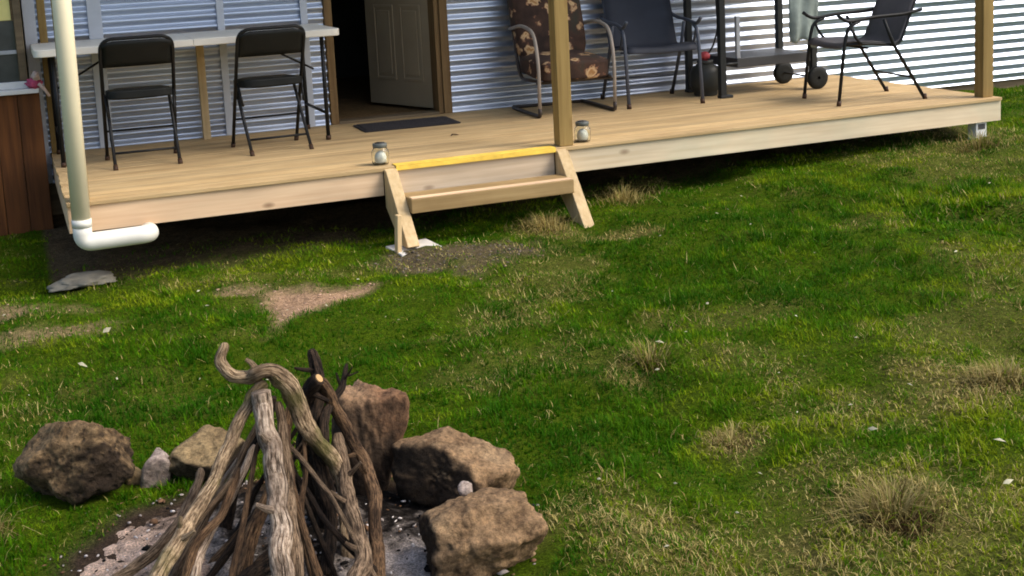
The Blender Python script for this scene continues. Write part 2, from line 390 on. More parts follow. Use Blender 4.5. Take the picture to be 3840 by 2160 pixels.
def soft_pad(name, sx, sy, sz, mat, parent, loc, rot=(0, 0, 0), sub=6, puff=0.5, seed=0):
    bm = bmesh.new(); bmesh.ops.create_cube(bm, size=2.0)
    bmesh.ops.subdivide_edges(bm, edges=list(bm.edges), cuts=sub, use_grid_fill=True)
    for v in bm.verts:
        x, y, z = v.co; e = 7
        k = (abs(x) ** e + abs(y) ** e) ** (1 / e); k = max(k, 1e-4); mx = max(abs(x), abs(y))
        f = mx / k if k > 0 else 1
        th = 1 - puff * (max(abs(x), abs(y)) ** 4)
        nn = mnoise.noise(Vector((x * 1.7 + seed, y * 1.7, z * 2))) * .08
        v.co = Vector((x * f * sx / 2, y * f * sy / 2, z * sz / 2 * (th + nn)))
    me = from_bm(name, bm); o = link(name, me, mat, parent, loc, rot); me.shade_smooth(); return o
def np_mesh(name, V, T, colors=None):
    me = bpy.data.meshes.new(name); nV, nT = len(V), len(T)
    me.vertices.add(nV); me.vertices.foreach_set('co', np.ascontiguousarray(V, dtype=np.float32).ravel())
    me.loops.add(nT * 3); me.loops.foreach_set('vertex_index', np.ascontiguousarray(T, dtype=np.int32).ravel())
    me.polygons.add(nT); me.polygons.foreach_set('loop_start', np.arange(0, nT * 3, 3, dtype=np.int32))
    me.update(calc_edges=True)
    if colors is not None:
        ca = me.color_attributes.new('Col', 'FLOAT_COLOR', 'POINT')
        c4 = np.ones((nV, 4), dtype=np.float32); c4[:, :3] = colors; ca.data.foreach_set('color', c4.ravel())
    return me

# ------------------------------------------------------------------ ground fields
TAB = RNG.random((64, 64))
def vnoise(x, y, s, off=0.0):
    x = np.asarray(x) / s + off * 3.17 + 500; y = np.asarray(y) / s + off * 7.31 + 500
    xi = np.floor(x).astype(int); yi = np.floor(y).astype(int); fx = x - xi; fy = y - yi
    fx = fx * fx * (3 - 2 * fx); fy = fy * fy * (3 - 2 * fy)
    g = lambda a, b: TAB[a % 64, b % 64]
    return (g(xi, yi) * (1 - fx) + g(xi + 1, yi) * fx) * (1 - fy) + (g(xi, yi + 1) * (1 - fx) + g(xi + 1, yi + 1) * fx) * fy
def fbm(x, y, s, off=0.0):
    return (vnoise(x, y, s, off) * .5 + vnoise(x, y, s * .5, off + 1) * .27 + vnoise(x, y, s * .25, off + 2) * .15 + vnoise(x, y, s * .12, off + 3) * .08)
def base_z(x, y):
    t = np.clip((np.asarray(x) + 1.5) / 5.2, 0, 1); return -.45 + .18 * t * t * (3 - 2 * t)
FIRE = (-2.47, -5.62)
def ground_z(x, y):
    x = np.asarray(x, dtype=float); y = np.asarray(y, dtype=float)
    b = (fbm(x, y, 0.9, 2) - .5) * .07 + (fbm(x, y, .34, 5) - .5) * .11
    fr = np.clip(np.hypot(x - FIRE[0], y - FIRE[1]) / .75, 0, 1); b = b * (0.25 + .75 * fr * fr)
    return base_z(x, y) + b
cyw, syw = math.cos(YAW), math.sin(YAW)
def ell(x, y, cx, cy, rx, ry, edge=0.35, wob=0.5, off=0):
    u = (x - cx) * cyw - (y - cy) * syw; v = (x - cx) * syw + (y - cy) * cyw
    d = np.hypot(u / rx, v / ry) + (fbm(x, y, .22, off) - .5) * wob * 2
    return np.clip((1 - d) / edge + .5, 0, 1)
def tri_patch(x, y):
    # bare triangular patch, wide away from the camera and pointed towards it
    u = (x + 1.84) * cyw - (y + 3.05) * syw; v = (x + 1.84) * syw + (y + 3.05) * cyw
    half = np.clip((v + .46) / .80, 0, 1) * .35; u = u - .10 * v
    wb = (fbm(x, y, .13, 9) - .5) * .20
    a = np.clip((half - np.abs(u - .05 * v) + wb * .5) / .10, 0, 1); b = np.clip((.38 - v + wb) / .14, 0, 1)
    return a * b
def fields(x, y):
    bare = tri_patch(x, y)
    bare = np.maximum(bare, .55 * ell(x, y, -2.10, -2.60, .16, .10, .8, .9, off=3))
    bare = np.maximum(bare, .55 * ell(x, y, -3.10, -2.38, .24, .12, .8, .9, off=4))
    bare = np.maximum(bare, .50 * ell(x, y, -3.05, -2.86, .27, .17, .8, .9, off=6))
    grav = .85 * ell(x, y, -0.84, -2.62, .33, .25, .7, 1.0, off=7)
    fire = np.clip((.67 - np.hypot(x - FIRE[0], (y - FIRE[1]) * .95) + (fbm(x, y, .2, 8) - .5) * .12) / .08, 0, 1)
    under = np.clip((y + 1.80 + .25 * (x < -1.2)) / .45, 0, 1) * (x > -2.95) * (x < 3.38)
    dry = np.zeros_like(x)
    for i, (cx, cy, rx, ry, wgt) in enumerate([(.62, -1.75, .25, .30, 1.0), (-.21, -2.25, .18, .36, 1.0), (.05, -2.68, .20, .14, .95), (.06, -5.52, .24, .24, 1.0),
            (-.80, -6.08, .28, .34, .85), (-.88, -5.43, .12, .14, .95), (-1.55, -5.95, .24, .30, .75), (2.34, -2.71, .30, .50, .50), (-.45, -6.3, .40, .34, .45),
            (-1.2, -6.25, .42, .25, .65), (-.60, -3.15, .24, .40, .5), (-.9, -4.7, .12, .16, .6), (-2.0, -2.35, .6, .14, .40), (.3, -4.95, .22, .3, .5), (3.1, -1.9, .35, .5, .6), (-1.1, -3.75, .2, .2, .5), (-.2, -4.3, .25, .16, .5), (1.2, -3.4, .3, .2, .45), (-2.9, -3.9, .5, .3, .3), (1.3, -4.5, .4, .5, .40), (2.7, -2.2, .6, .5, .45), (.6, -5.0, .35, .35, .5), (1.9, -3.3, .3, .5, .35), (-.3, -5.5, .3, .2, .5)]):
        dry = np.maximum(dry, wgt * .88 * ell(x, y, cx, cy, rx * .95, ry * .95, .8, 1.0, 10 + i))
    dry = np.maximum(dry, grav * .8); dn = fbm(x, y, .7, 30); dry = np.maximum(dry, np.clip((dn - .64) * 3.0, 0, .3))
    sp = fbm(x, y, .22, 31); dry = np.clip(dry + np.clip((sp - .62) * 2.5, 0, .3), 0, 1)
    return bare, grav, fire, under, dry

# ------------------------------------------------------------------ ground
def axis_pts(lo, hi, step, far):
    fine = np.arange(lo, hi + step / 2, step); a = [lo]; s = step
    while a[-1] > -far: s *= 1.5; a.append(a[-1] - s)
    b = [hi]; s = step
    while b[-1] < far: s *= 1.5; b.append(b[-1] + s)
    return np.concatenate([np.array(a[1:][::-1]), fine, np.array(b[1:])])
gx = axis_pts(-4.4, 6.2, .045, 150); gy = axis_pts(-7.6, .6, .045, 150)
X, Y = np.meshgrid(gx, gy, indexing='ij'); Z = ground_z(X, Y)
bare, grav, fire, under, dry = fields(X, Y)
c = np.empty(X.shape + (3,)); c[:] = (0.055, 0.095, 0.003)
def lay(col, wgt, k):
    col[:] = col * (1 - k[..., None]) + np.array(wgt) * k[..., None]
lay(c, (0.17, 0.135, 0.050), dry * .75)
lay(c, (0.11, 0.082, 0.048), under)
lay(c, (0.42, 0.28, 0.185), bare)
lay(c, (0.115, 0.09, 0.062), grav)
lay(c, (0.060, 0.042, 0.030), fire)
nx, ny = X.shape; I = np.arange(nx * ny).reshape(nx, ny)
q = np.stack([I[:-1, :-1], I[1:, :-1], I[1:, 1:], I[:-1, 1:]], -1).reshape(-1, 4)
T = np.concatenate([q[:, [0, 1, 2]], q[:, [0, 2, 3]]])
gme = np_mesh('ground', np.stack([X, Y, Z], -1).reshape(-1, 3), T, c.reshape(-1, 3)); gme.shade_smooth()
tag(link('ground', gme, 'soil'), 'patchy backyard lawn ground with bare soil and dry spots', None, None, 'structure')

# ------------------------------------------------------------------ house
house = empty('house', (0, 0, -.3), 0, 'house wall clad in horizontal corrugated metal with an open panelled door', 'house')
house.location = (0, 0, 0)
PIT = 0.0762
def clad_sheet(x0, x1, z0, z1, y=0.0):
    nz = max(2, int(round((z1 - z0) / PIT * 12))); zs = np.linspace(z0, z1, nz + 1)
    d = .0108 * np.cos(2 * np.pi * (zs - .079) / PIT)
    xs = np.linspace(x0, x1, max(2, int((x1 - x0) / .25) + 1)); V = []; cx, cz = (x0 + x1) / 2, (z0 + z1) / 2
    for xx in xs:
        for zz, dd in zip(zs, d):
            dent = .003 * mnoise.noise(Vector((xx * 1.6, zz * 1.2, 3.0)))
            V.append((xx - cx, -dd - .009 + dent, zz - cz))
    F = []; k = len(zs)
    for i in range(len(xs) - 1):
        for j in range(nz): F.append((i * k + j, (i + 1) * k + j, (i + 1) * k + j + 1, i * k + j + 1))
    me = bpy.data.meshes.new('cladding_sheet'); me.from_pydata(V, [], F); me.update()
    o = link('cladding_sheet', me, 'clad', house, (cx, y, cz)); me.shade_smooth(); return o
bounds = [-.168 + 10 * PIT * k for k in range(5)]
LAPS = [-.206] + bounds[1:4]
for k in range(len(LAPS)):
    z0 = LAPS[k]; z1 = (LAPS[k + 1] if k + 1 < len(LAPS) else 2.62)
    for x0, x1 in ((-2.84, -2.47), (-2.47, -1.64), (-1.64, -1.06), (-1.06, -.925)):
        if not (z0 > 2.05): clad_sheet(x0, x1, z0, z1 + .004, -.0015 * (k % 2))
    for x0, x1 in ((0.0, 2.40), (2.40, 7.2)):
        clad_sheet(x0, x1, z0, z1 + .004, -.0015 * (k % 2))
clad_sheet(-.925, 0.0, 2.10, 2.62)
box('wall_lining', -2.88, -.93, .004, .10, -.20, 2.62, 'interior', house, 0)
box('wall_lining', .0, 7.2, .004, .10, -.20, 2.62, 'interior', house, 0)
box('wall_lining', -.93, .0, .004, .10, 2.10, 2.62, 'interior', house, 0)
box('foundation', -2.86, 7.15, .03, .14, -.60, -.2, 'bearer', house, 0)
box('corner_flashing', -2.915, -2.838, -.034, .05, -.2, 2.62, 'strip', house, .003)
box('timber_batten', -2.825, -2.775, -.045, -.019, -.0, 2.62, 'post', house)
box('cladding_strip', -2.515, -2.425, -.040, -.019, .0, 2.55, 'strip', house)
for xx, ww in ((-1.645, .05), (-1.065, .05)):
    box('cladding_strip', xx - ww / 2, xx + ww / 2, -.036, -.019, .0, 2.55, 'strip', house)
# room behind the doorway
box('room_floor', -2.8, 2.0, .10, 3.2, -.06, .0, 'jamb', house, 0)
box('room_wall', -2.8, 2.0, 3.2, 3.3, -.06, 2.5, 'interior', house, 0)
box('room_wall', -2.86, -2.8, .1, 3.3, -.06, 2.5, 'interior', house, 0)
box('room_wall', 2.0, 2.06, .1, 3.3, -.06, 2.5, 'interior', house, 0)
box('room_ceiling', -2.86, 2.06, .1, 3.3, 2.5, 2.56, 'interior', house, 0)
box('side_wall', -2.9, -2.865, .1, 5.0, -.5, 2.6, 'strip', house, 0)
box('side_wall', 7.15, 7.2, .1, 5.0, -.5, 2.6, 'strip', house, 0)
prism('roof', [(-.30, 2.64), (2.6, 3.6), (5.3, 2.64), (5.3, 2.70), (2.6, 3.67), (-.30, 2.70)], 0, -3.1, 7.4, 'strip', house, 0)
# door frame
df = link('door_frame', box_me('door_frame', .055, .13, 2.1, .004), 'jamb', house, (-.892, .035, 1.05))
box('door_frame', -.105, -.068, -.02, .12, 0, 2.1, 'jamb', house)
box('door_trim', -.066, -.004, -.034, -.015, 0, 2.1, 'jamb', house)
box('door_frame', -.864, -.106, -.02, .11, 2.055, 2.1, 'jamb', house)
box('door_sill', -.862, -.108, -.03, .11, -.02, .018, 'bearer', house)
# open door leaf, hinged on the right jamb, swung into the room
door = empty('door', (-.075, .13, 0)); door.parent = house
door.rotation_euler = (0, 0, math.atan2(.93, -.36))
def dbox(n, *a): return box(n, *a, door)
leaf = box('door_leaf', 0, .80, -.018, .018, .025, 2.03, 'door', door)
for px0, px1 in ((.11, .36), (.44, .69)):
    for pz0, pz1 in ((.22, .80), (1.02, 1.85)):
        for sgn in (1, -1):
            y0, y1 = (.0185, .026) if sgn > 0 else (-.026, -.0185)
            fr = empty('panel', (0, 0, 0)); bpy.data.objects.remove(fr)
            # raised moulding around a fielded panel
            for (a0, a1, b0, b1) in ((px0, px0 + .022, pz0, pz1), (px1 - .022, px1, pz0, pz1), (px0 + .0221, px1 - .0221, pz0, pz0 + .022), (px0 + .0221, px1 - .0221, pz1 - .022, pz1)):
                box('moulding', a0, a1, y0, y1, b0, b1, 'door', door, .003)
            box('panel', px0 + .045, px1 - .045, y0, y1, pz0 + .045, pz1 - .045, 'door', door, .004)
lathe('handle', [(.008, 0), (.008, .03), (.026, .035), (.03, .05), (.022, .066), (.004, .07)], 'light_grey', door, (.74, .018, 1.0), 14, (-math.pi / 2, 0, 0))

# ------------------------------------------------------------------ verandah
ver = empty('verandah', (0, 0, 0), 0, 'low timber verandah deck with pale fascia boards and square roof posts', 'verandah')
XL, XR, YF = -2.83, 3.36, -2.0
bw, gap = .0880, .0060
nb = 21; bme = box_me('deck_board', XR - XL, bw, .022, .003, 2)
yy = YF + bw / 2
for i in range(nb):
    o = link('deck_board', bme, 'deck', ver, ((XL + XR) / 2 + random.uniform(-.004, .004), yy, -.011 + random.uniform(-.0007, .0007)))
    yy += bw + gap
link('deck_board', box_me('deck_board', XR - XL, abs(-.03 - (yy - bw / 2)), .022, .003), 'deck', ver, ((XL + XR) / 2, (yy - bw / 2 - .03) / 2, -.011))
FB, FT, FY = -.165, -.0235, -1.986
box('fascia_board', XL + .045, -1.103, FY, FY + .045, FB, FT, 'fascia', ver)
box('fascia_board', -1.027, -.033, FY, FY + .045, FB - .012, FT, 'riser', ver)
box('fascia_board', .042, XR, FY, FY + .045, FB, FT, 'fascia_pale', ver)
prism('side_fascia', [(YF + .012, FT), (-.04, FT), (-.04, FB), (YF + .012, FB)], 0, XL, XL + .043, 'fascia', ver)
box('side_fascia', XR - .043, XR - .001, FY + .047, -.04, FB, FT, 'fascia_pale', ver)
box('bearer', XL + .05, XR - .05, -1.55, -1.46, FB - .02, FB + .018, 'bearer', ver)
box('bearer', XL + .05, XR - .05, -.45, -.36, FB - .02, FB + .018, 'bearer', ver)
jme = box_me('joist', .045, 1.85, .12, .002)
for i in range(14): link('joist', jme, 'bearer', ver, (XL + .15 + i * .45, -.99, -.0845))
for xx in (-2.55, -1.5, .5, 1.6, 2.6): box('stump', xx - .045, xx + .045, -.45, -.36, -.7, FB - .021, 'bearer', ver)
box('stump', 3.165, 3.255, -1.965, -1.88, -.55, FB - .002, 'white', ver)
box('stirrup', 3.18, 3.24, -1.968, -1.9655, -.215, FB - .012, 'bbq_grey', ver, 0)
for xx, yy_ in ((.055, -1.935), (3.285, -1.90), (-2.755, -1.93)):
    link('post', box_me('post', .09, .09, 2.3, .006), 'post', ver, (xx, yy_, 1.1505))
box('roof_beam', -3.0, 3.5, -1.975, -1.895, 2.302, 2.45, 'post', ver)
box('roof_sheet', -3.1, 3.48, -2.22, -.02, 2.455, 2.459, 'polycarb', ver, 0, (0, 0, 0))
for xx in np.linspace(-2.7, 3.3, 7): box('rafter', xx - .022, xx + .022, -1.893, -.05, 2.33, 2.45, 'post', ver)

# ------------------------------------------------------------------ steps
st = empty('timber_steps', (-.53, -2.15, -.43), 0, 'short timber steps with a yellow painted top edge in front of the deck', 'steps'); st.location = (0, 0, 0)
for x0, x1, zf in ((-1.100, -1.030, -.402), (-.030, .039, -.44)):
    prism('stringer', [(-1.989, -.006), (-2.035, -.020), (-2.385, zf + .012), (-2.355, zf), (-2.25, zf), (-1.989, -.235)], 0, x0, x1, 'stringer', st)
box('tread', -1.028, -.032, -2.262, -2.045, -.232, -.150, 'tread', st, .006)
box('tread_edge', -1.02, -.04, -2.258, -2.20, -.1495, -.146, 'fascia', st, 0)
box('nosing_strip', -1.03, -.03, -2.008, -1.925, .0015, .006, 'yellow', st, .0015)
box('nosing_strip', -1.03, -.03, -2.0085, -2.0015, -.024, .001, 'yellow', st, .0015)
pv = box('paver', -.125, .125, -.115, .115, -.018, .018, 'paver', None, .006); pv.location = (-1.04, -2.30, -.425); pv.rotation_euler = (.02, -.03, .12)
tag(pv, 'pale square paver on the ground under the left foot of the steps', 'paver')
sk = prism('timber_stake', [(-.014, -.018), (.014, -.018), (.014, .018), (-.014, .018)], 2, -.14, .13, 'stringer', None)
sk.location = (-1.145, -2.36, -.34); sk.rotation_euler = (.03, .05, .2)
tag(sk, 'thin timber stake driven in beside the left stringer of the steps', 'stake')

# ------------------------------------------------------------------ downpipe
dp = empty('downpipe', (-2.75, -2.1, -.25), 0, 'cream plastic downpipe with a white elbow at the left end of the deck', 'downpipe'); dp.location = (0, 0, 0)
tube('pipe', [(-2.742, -2.10, 2.5), (-2.755, -2.10, 1.0), (-2.768, -2.10, -.10)], .0475, 'pvc_cream', dp, 24)
tube('outlet_bend', fillet([(-2.768, -2.10, -.095), (-2.769, -2.10, -.196), (-2.43, -2.108, -.190), (-2.425, -1.98, -.20)], .080, 9), .0482, 'pvc_white', dp, 24)
tube('socket_collar', [(-2.7675, -2.10, -.070), (-2.768, -2.10, -.112)], .0505, 'pvc_white', dp, 24)
box('bracket', -2.82, -2.70, -2.055, -2.047, 1.2, 1.23, 'light_grey', dp, 0)
sl_o = None
def lump(name, mat, loc, dims, seed, planes=(), nrand=14, sub=4, amp=.10, rot=(0, 0, 0), p=34, hmin=.66, soot_shade=0):
    rnd = random.Random(seed); pl = []
    for i in range(nrand):
        zz = rnd.uniform(-1, 1); a = rnd.uniform(0, 6.283); s = math.sqrt(1 - zz * zz)
        pl.append((Vector((s * math.cos(a), s * math.sin(a), zz)), rnd.uniform(hmin, 1.0)))
    for nrm, h in planes: pl.append((Vector(nrm).normalized(), h))
    for ax in ((1, 0, 0), (-1, 0, 0), (0, 1, 0), (0, -1, 0), (0, 0, 1), (0, 0, -1)): pl.append((Vector(ax), 1.0))
    bm = bmesh.new(); bmesh.ops.create_icosphere(bm, subdivisions=sub, radius=1.0)
    for v in bm.verts:
        d = v.co.normalized(); s = 0.0
        for nrm, h in pl:
            k = d.dot(nrm) / h
            if k > 0: s += k ** p
        r = s ** (-1 / p)
        o = Vector((seed * 3.7, seed * 1.3, seed * 2.1))
        ch = mnoise.cell(d * 4.3 + o + Vector((1, 1, 1)) * .35 * mnoise.noise(d * 5 + o))
        r *= 1 + amp * .75 * mnoise.fractal(d * 1.8 + o, .9, 2.1, 5) + amp * .55 * mnoise.ridged_multi_fractal(d * 4 + o, 1.0, 2.1, 4, 1.0, 2.0) * .35 - amp * .25 * max(0, ch) + amp * .25 * mnoise.fractal(d * 13 + o, .7, 2.1, 3)
        v.co = Vector((d.x * r * dims[0] / 2, d.y * r * dims[1] / 2, d.z * r * dims[2] / 2))
    me = from_bm(name, bm); o = link(name, me, mat, None, loc, rot); me.shade_smooth()
    if soot_shade:  # fire soot plus painted pit shade, on low sides turned to the fire
        Rm_ = o.rotation_euler.to_matrix(); vals = []
        for v in me.vertices:
            nn = Rm_ @ v.normal; wp = Rm_ @ v.co + Vector(loc); d = Vector((FIRE[0] - wp.x, FIRE[1] - wp.y, -.05)).normalized()
            f = nn.dot(d) * 1.15 + .28 - max(0, nn.z - .25) * 1.6 + .35 * mnoise.fractal(wp * 9, .9, 2, 3) - (wp.z + .30) * .9
            vals.append(max(0.0, min(1.0, f)) * soot_shade)
        at = me.attributes.new('soot_shade', 'FLOAT', 'POINT'); at.data.foreach_set('value', vals)
    return o
o = lump('concrete_slab', 'concrete', (-2.79, -1.86, -.452), (.31, .24, .07), 41, [((0, 0, 1), .6)], 9, 4, .28, (.03, .0, .25))
tag(o, 'pale flat concrete slab lying in the grass below the white downpipe elbow', 'slab')

# ------------------------------------------------------------------ left shed
sh = empty('shed', (-3.6, -.3, -.45), 0, 'red-brown timber shed wall with white sill and grey window at the left edge', 'shed'); sh.location = (0, 0, 0)
x = -2.868
while x > -4.6:
    ww = .138; link('cladding_board', box_me('cladding_board', ww - .004, .03, .93, .004), 'redwood', sh, (x - ww / 2, -.305, -.03)); x -= ww
box('shed_wall', -4.6, -2.925, -.285, 2.0, -.5, .43, 'bearer', sh, 0)
box('shed_wall', -4.6, -2.925, -.10, 2.0, .432, 2.4, 'bearer', sh, 0)
box('sill', -4.6, -2.872, -.37, -.12, .440, .470, 'white', sh, .006)
box('sill_lip', -4.6, -2.90, -.30, -.26, .4705, .515, 'white', sh, .005)
wf = box('window_frame', -2.975, -2.928, -.29, -.21, .516, 2.2, 'bearer', sh, .004)
box('window_frame', -3.9, -3.85, -.29, -.21, .516, 2.2, 'bearer', sh, .004)
box('pane', -3.848, -2.977, -.262, -.252, .516, .90, 'pane', sh, 0)
box('rail', -3.848, -2.977, -.275, -.24, .69, .715, 'light_grey', sh, .003)
box('blind', -3.848, -2.99, -.262, -.252, .905, 2.2, 'blind', sh, 0)
box('shed_roof', -4.8, -2.93, -.55, 2.2, 2.45, 2.5, 'strip', sh, 0)
def crumple(name, mat, loc, sx, sy, sz, seed, rot=(0, 0, 0)):
    bm = bmesh.new(); bmesh.ops.create_icosphere(bm, subdivisions=4, radius=1)
    for v in bm.verts:
        d = v.co.normalized(); q = d * 2.2 + Vector((seed, seed * 2, 0))
        r = 1 + .45 * abs(mnoise.fractal(q, .9, 2, 4)) - .15
        v.co = Vector((d.x * sx * r, d.y * sy * r, d.z * sz * r))
    me = from_bm(name, bm); me.shade_smooth(); return link(name, me, mat, None, loc, rot)
cl = empty('cloth', (0, 0, 0), 0, 'crumpled red and pink cloth on the end of the white shed sill', 'cloth')
o = crumple('cloth_body', 'pink', (-2.895, -.34, .50), .048, .05, .036, 3); o.parent = cl
o = crumple('cloth_fold', 'beige', (-2.883, -.37, .548), .024, .026, .030, 5); o.parent = cl
tube('cloth_strap', fillet([(-2.870, -.385, .50), (-2.845, -.390, .475), (-2.812, -.388, .415)], .03, 4), [.012, .012, .012, .011, .011, .010, .009, .008][:7], 'beige', cl, 8)

# ------------------------------------------------------------------ trestle table and folding chairs
tb = empty('folding_table', (-1.945, -.43, 0), 0, 'long white plastic folding table against the corrugated wall', 'table')
def rrect(x0, x1, y0, y1, r, n=6):
    out = []
    for cx, cy, a0 in ((x1 - r, y1 - r, 0), (x0 + r, y1 - r, 90), (x0 + r, y0 + r, 180), (x1 - r, y0 + r, 270)):
        for k in range(n + 1):
            a = math.radians(a0 + 90 * k / n); out.append((cx + r * math.cos(a), cy + r * math.sin(a)))
    return out
def half_top(xa, xb):
    rr = rrect(-.945, .945, -.37, .37, .05)
    if xa < -.5: return [q_ for q_ in rr if q_[0] < 0][:] + [(-.0006, -.37), (-.0006, .37)]
    return [(.0006, .37), (.0006, -.37)] + [q_ for q_ in rrect(-.945, .945, -.37, .37, .05)[-7:]] + [q_ for q_ in rrect(-.945, .945, -.37, .37, .05)[:7]]
for xa, xb in ((-.945, -.0006), (.0006, .945)):
    prism('table_top', half_top(xa, xb), 2, .690, .735, 'table', tb, .004)
for s in (-1, 1):
    lx = s * .835
    for yy_ in (-.28, .33): tube('leg', [(lx, yy_, .689), (lx, yy_, .02)], .0135, 'black_metal', tb, 8)
    for yy_ in (-.28, .33): tube('foot_cap', [(lx, yy_, .03), (lx, yy_, 0)], .017, 'brown_cap', tb, 8)
    tube('crossbar', [(lx, -.28, .18), (lx, .33, .18)], .010, 'black_metal', tb, 8)
    tube('brace', [(lx, .02, .45), (lx - s * .42, .02, .685)], .008, 'black_metal', tb, 6)
box('centre_leg', .105, .155, .30, .35, 0, .689, 'stringer', tb)

def folding_chair():
    r = empty('folding_chair')
    W = .212
    pts = fillet([(-W, .225, .0), (-W, -.195, .785), (W, -.195, .785), (W, .225, .0)], .085, 7)
    tube('main_frame', pts, .0115, 'black_metal', r, 8)
    for s in (-1, 1):
        tube('rear_leg', fillet([(s * .19, -.225, 0), (s * .19, .10, .40), (s * .185, .13, .415)], .03, 3), .0105, 'black_metal', r, 8)
        tube('foot_cap', [(s * W, .209, .03), (s * W, .227, -.002)], .0155, 'brown_cap', r, 8)
        tube('foot_cap', [(s * .19, -.205, .026), (s * .19, -.228, -.002)], .0145, 'brown_cap', r, 8)
        tube('hinge_link', [(s * .205, -.03, .44), (s * .196, -.10, .30)], .008, 'black_metal', r, 6)
    tube('crossbar', [(-W, .12, .195), (W, .12, .195)], .008, 'black_metal', r, 6)
    tube('crossbar', [(-.19, -.15, .09), (.19, -.15, .09)], .008, 'black_metal', r, 6)
    soft_pad('seat', .385, .38, .068, 'black_vinyl', r, (0, .02, .432), (math.radians(-3), 0, 0), 6, .35)
    # backrest pad, curved between the uprights
    bm = bmesh.new(); nx_, nz_ = 12, 6; L = [[], []]
    for side in (0, 1):
        for i in range(nx_ + 1):
            for j in range(nz_ + 1):
                u = i / nx_ * 2 - 1; v = j / nz_ * 2 - 1
                z = .690 + v * .082; yb = -.195 + (.785 - z) * .53
                th = .014 * (1 - .7 * max(abs(u), abs(v)) ** 6)
                yc = yb - .018 * (1 - u * u)
                cut = max(0, abs(u) - .75) / .25; zz = z - (.02 * cut if v > .5 else 0)
                L[side].append(bm.verts.new((u * .205, yc + (th if side else -th), zz)))
    k = nz_ + 1
    for side in (0, 1):
        for i in range(nx_):
            for j in range(nz_): bm.faces.new([L[side][q_] for q_ in (i * k + j, (i + 1) * k + j, (i + 1) * k + j + 1, i * k + j + 1)])
    rim = [(i, 0) for i in range(nx_)] + [(nx_, j) for j in range(nz_)] + [(i, nz_) for i in range(nx_, 0, -1)] + [(0, j) for j in range(nz_, 0, -1)]
    for a in range(len(rim)):
        p0 = rim[a]; p1 = rim[(a + 1) % len(rim)]
        bm.faces.new((L[0][p0[0] * k + p0[1]], L[0][p1[0] * k + p1[1]], L[1][p1[0] * k + p1[1]], L[1][p0[0] * k + p0[1]]))
    me = from_bm('backrest', bm); me.shade_smooth(); link('backrest', me, 'black_vinyl', r)
    return r
def copy_tree(o, parent=None):
    c_ = o.copy(); COL.objects.link(c_); c_.parent = parent
    for ch in o.children: copy_tree(ch, c_)
    return c_
ch1 = folding_chair(); ch2 = copy_tree(ch1)
ch1.location = (-2.305, -.825, 0); ch1.rotation_euler = (0, 0, math.radians(-1))
ch2.location = (-1.50, -.82, 0); ch2.rotation_euler = (0, 0, math.radians(3))
tag(ch1, 'black folding chair at the table, next to the cream downpipe', 'chair', 'folding chairs at the table')
tag(ch2, 'black folding chair at the table, nearer the open doorway', 'chair', 'folding chairs at the table')

# ------------------------------------------------------------------ doormat, jars, leaf
mt_o = empty('doormat', (-.475, -.40, .001), math.radians(-2), 'black ribbed rubber doormat in front of the open door', 'doormat')
prism('mat_base', rrect(-.345, .345, -.19, .19, .02), 2, 0, .008, 'rubber', mt_o, .002)
rme = box_me('rib', .64, .009, .005, .0015, 1)
for i in range(14): link('rib', rme, 'rubber', mt_o, (0, -.165 + i * .0254, .0105))
def jar(loc, label):
    r = empty('jar_lantern', loc, 0, label, 'lantern', 'jar lanterns on the deck edge')
    lathe('jar', [(.030, .001), (.046, .004), (.051, .018), (.052, .07), (.048, .085), (.040, .094), (.0385, .104), (.0365, .104), (.038, .093), (.046, .083), (.049, .07), (.048, .018), (.043, .007), (.02, .005)], 'glass', r, n=24)
    lathe('lid', [(.0405, .101), (.0425, .103), (.0425, .122), (.040, .125), (.012, .126)], 'lid', r, n=24)
    lathe('solar_panel', [(.029, .1265), (.029, .129), (.010, .1295)], 'pane', r, n=16)
    lathe('light_insert', [(.022, .009), (.033, .016), (.035, .045), (.028, .066), (.012, .078)], 'jarwhite', r, n=16)
    return r
jar((-1.085, -1.885, .001), 'glass jar lantern on the deck at the left side of the steps')
jar((.205, -1.885, .001), 'glass jar lantern on the deck just right of the middle post')
lf = link('dead_leaf', tube_me('dead_leaf', [(-.03, 0, .004), (-.012, .006, .012), (.012, .004, .008), (.032, 0, .003)], [.003, .011, .012, .002], 8, flat=.35), 'leafbrown', None, (-.368, -1.125, .001), (0, 0, .2))
tag(lf, 'small dark dead leaf lying on the deck boards past the doormat', 'leaf')

# ------------------------------------------------------------------ cushioned cantilever chair
cc = empty('cushioned_chair', (.69, -.50, 0), math.radians(-3), 'metal patio chair with brown floral cushions beside the middle post', 'chair')
for s in (-1, 1):
    a = s * .285
    tube('arm_frame', fillet([(a, -.285, .055), (a, -.300, .38), (a, -.235, .60), (a, .02, .64), (a, .30, .60)], .10, 6), .0135, 'cream_metal', cc, 8)
    tube('sled_base', fillet([(a, -.285, .07), (a, -.285, .014), (a, .30, .014), (a * .95, .34, .014)], .06, 6), .0145, 'dark_sled', cc, 8)
    tube('seat_rail', fillet([(s * .262, -.27, .255), (s * .262, .18, .24), (s * .262, .46, 1.06)], .10, 6), .012, 'dark_sled', cc, 8)
tube('base_bar', [(-.27, .34, .014), (.27, .34, .014)], .013, 'dark_sled', cc, 8)
tube('seat_bar', [(-.285, -.24, .245), (.285, -.24, .245)], .012, 'dark_sled', cc, 8)
tube('back_bar', [(-.262, .45, 1.04), (.262, .45, 1.04)], .012, 'dark_sled', cc, 8)
soft_pad('seat_cushion', .53, .56, .17, 'floral', cc, (0, -.03, .335), (math.radians(4), 0, 0), 8, .35, 2)
soft_pad('back_cushion', .53, .80, .13, 'floral', cc, (0, .30, .74), (math.radians(71), 0, 0), 8, .35, 5)

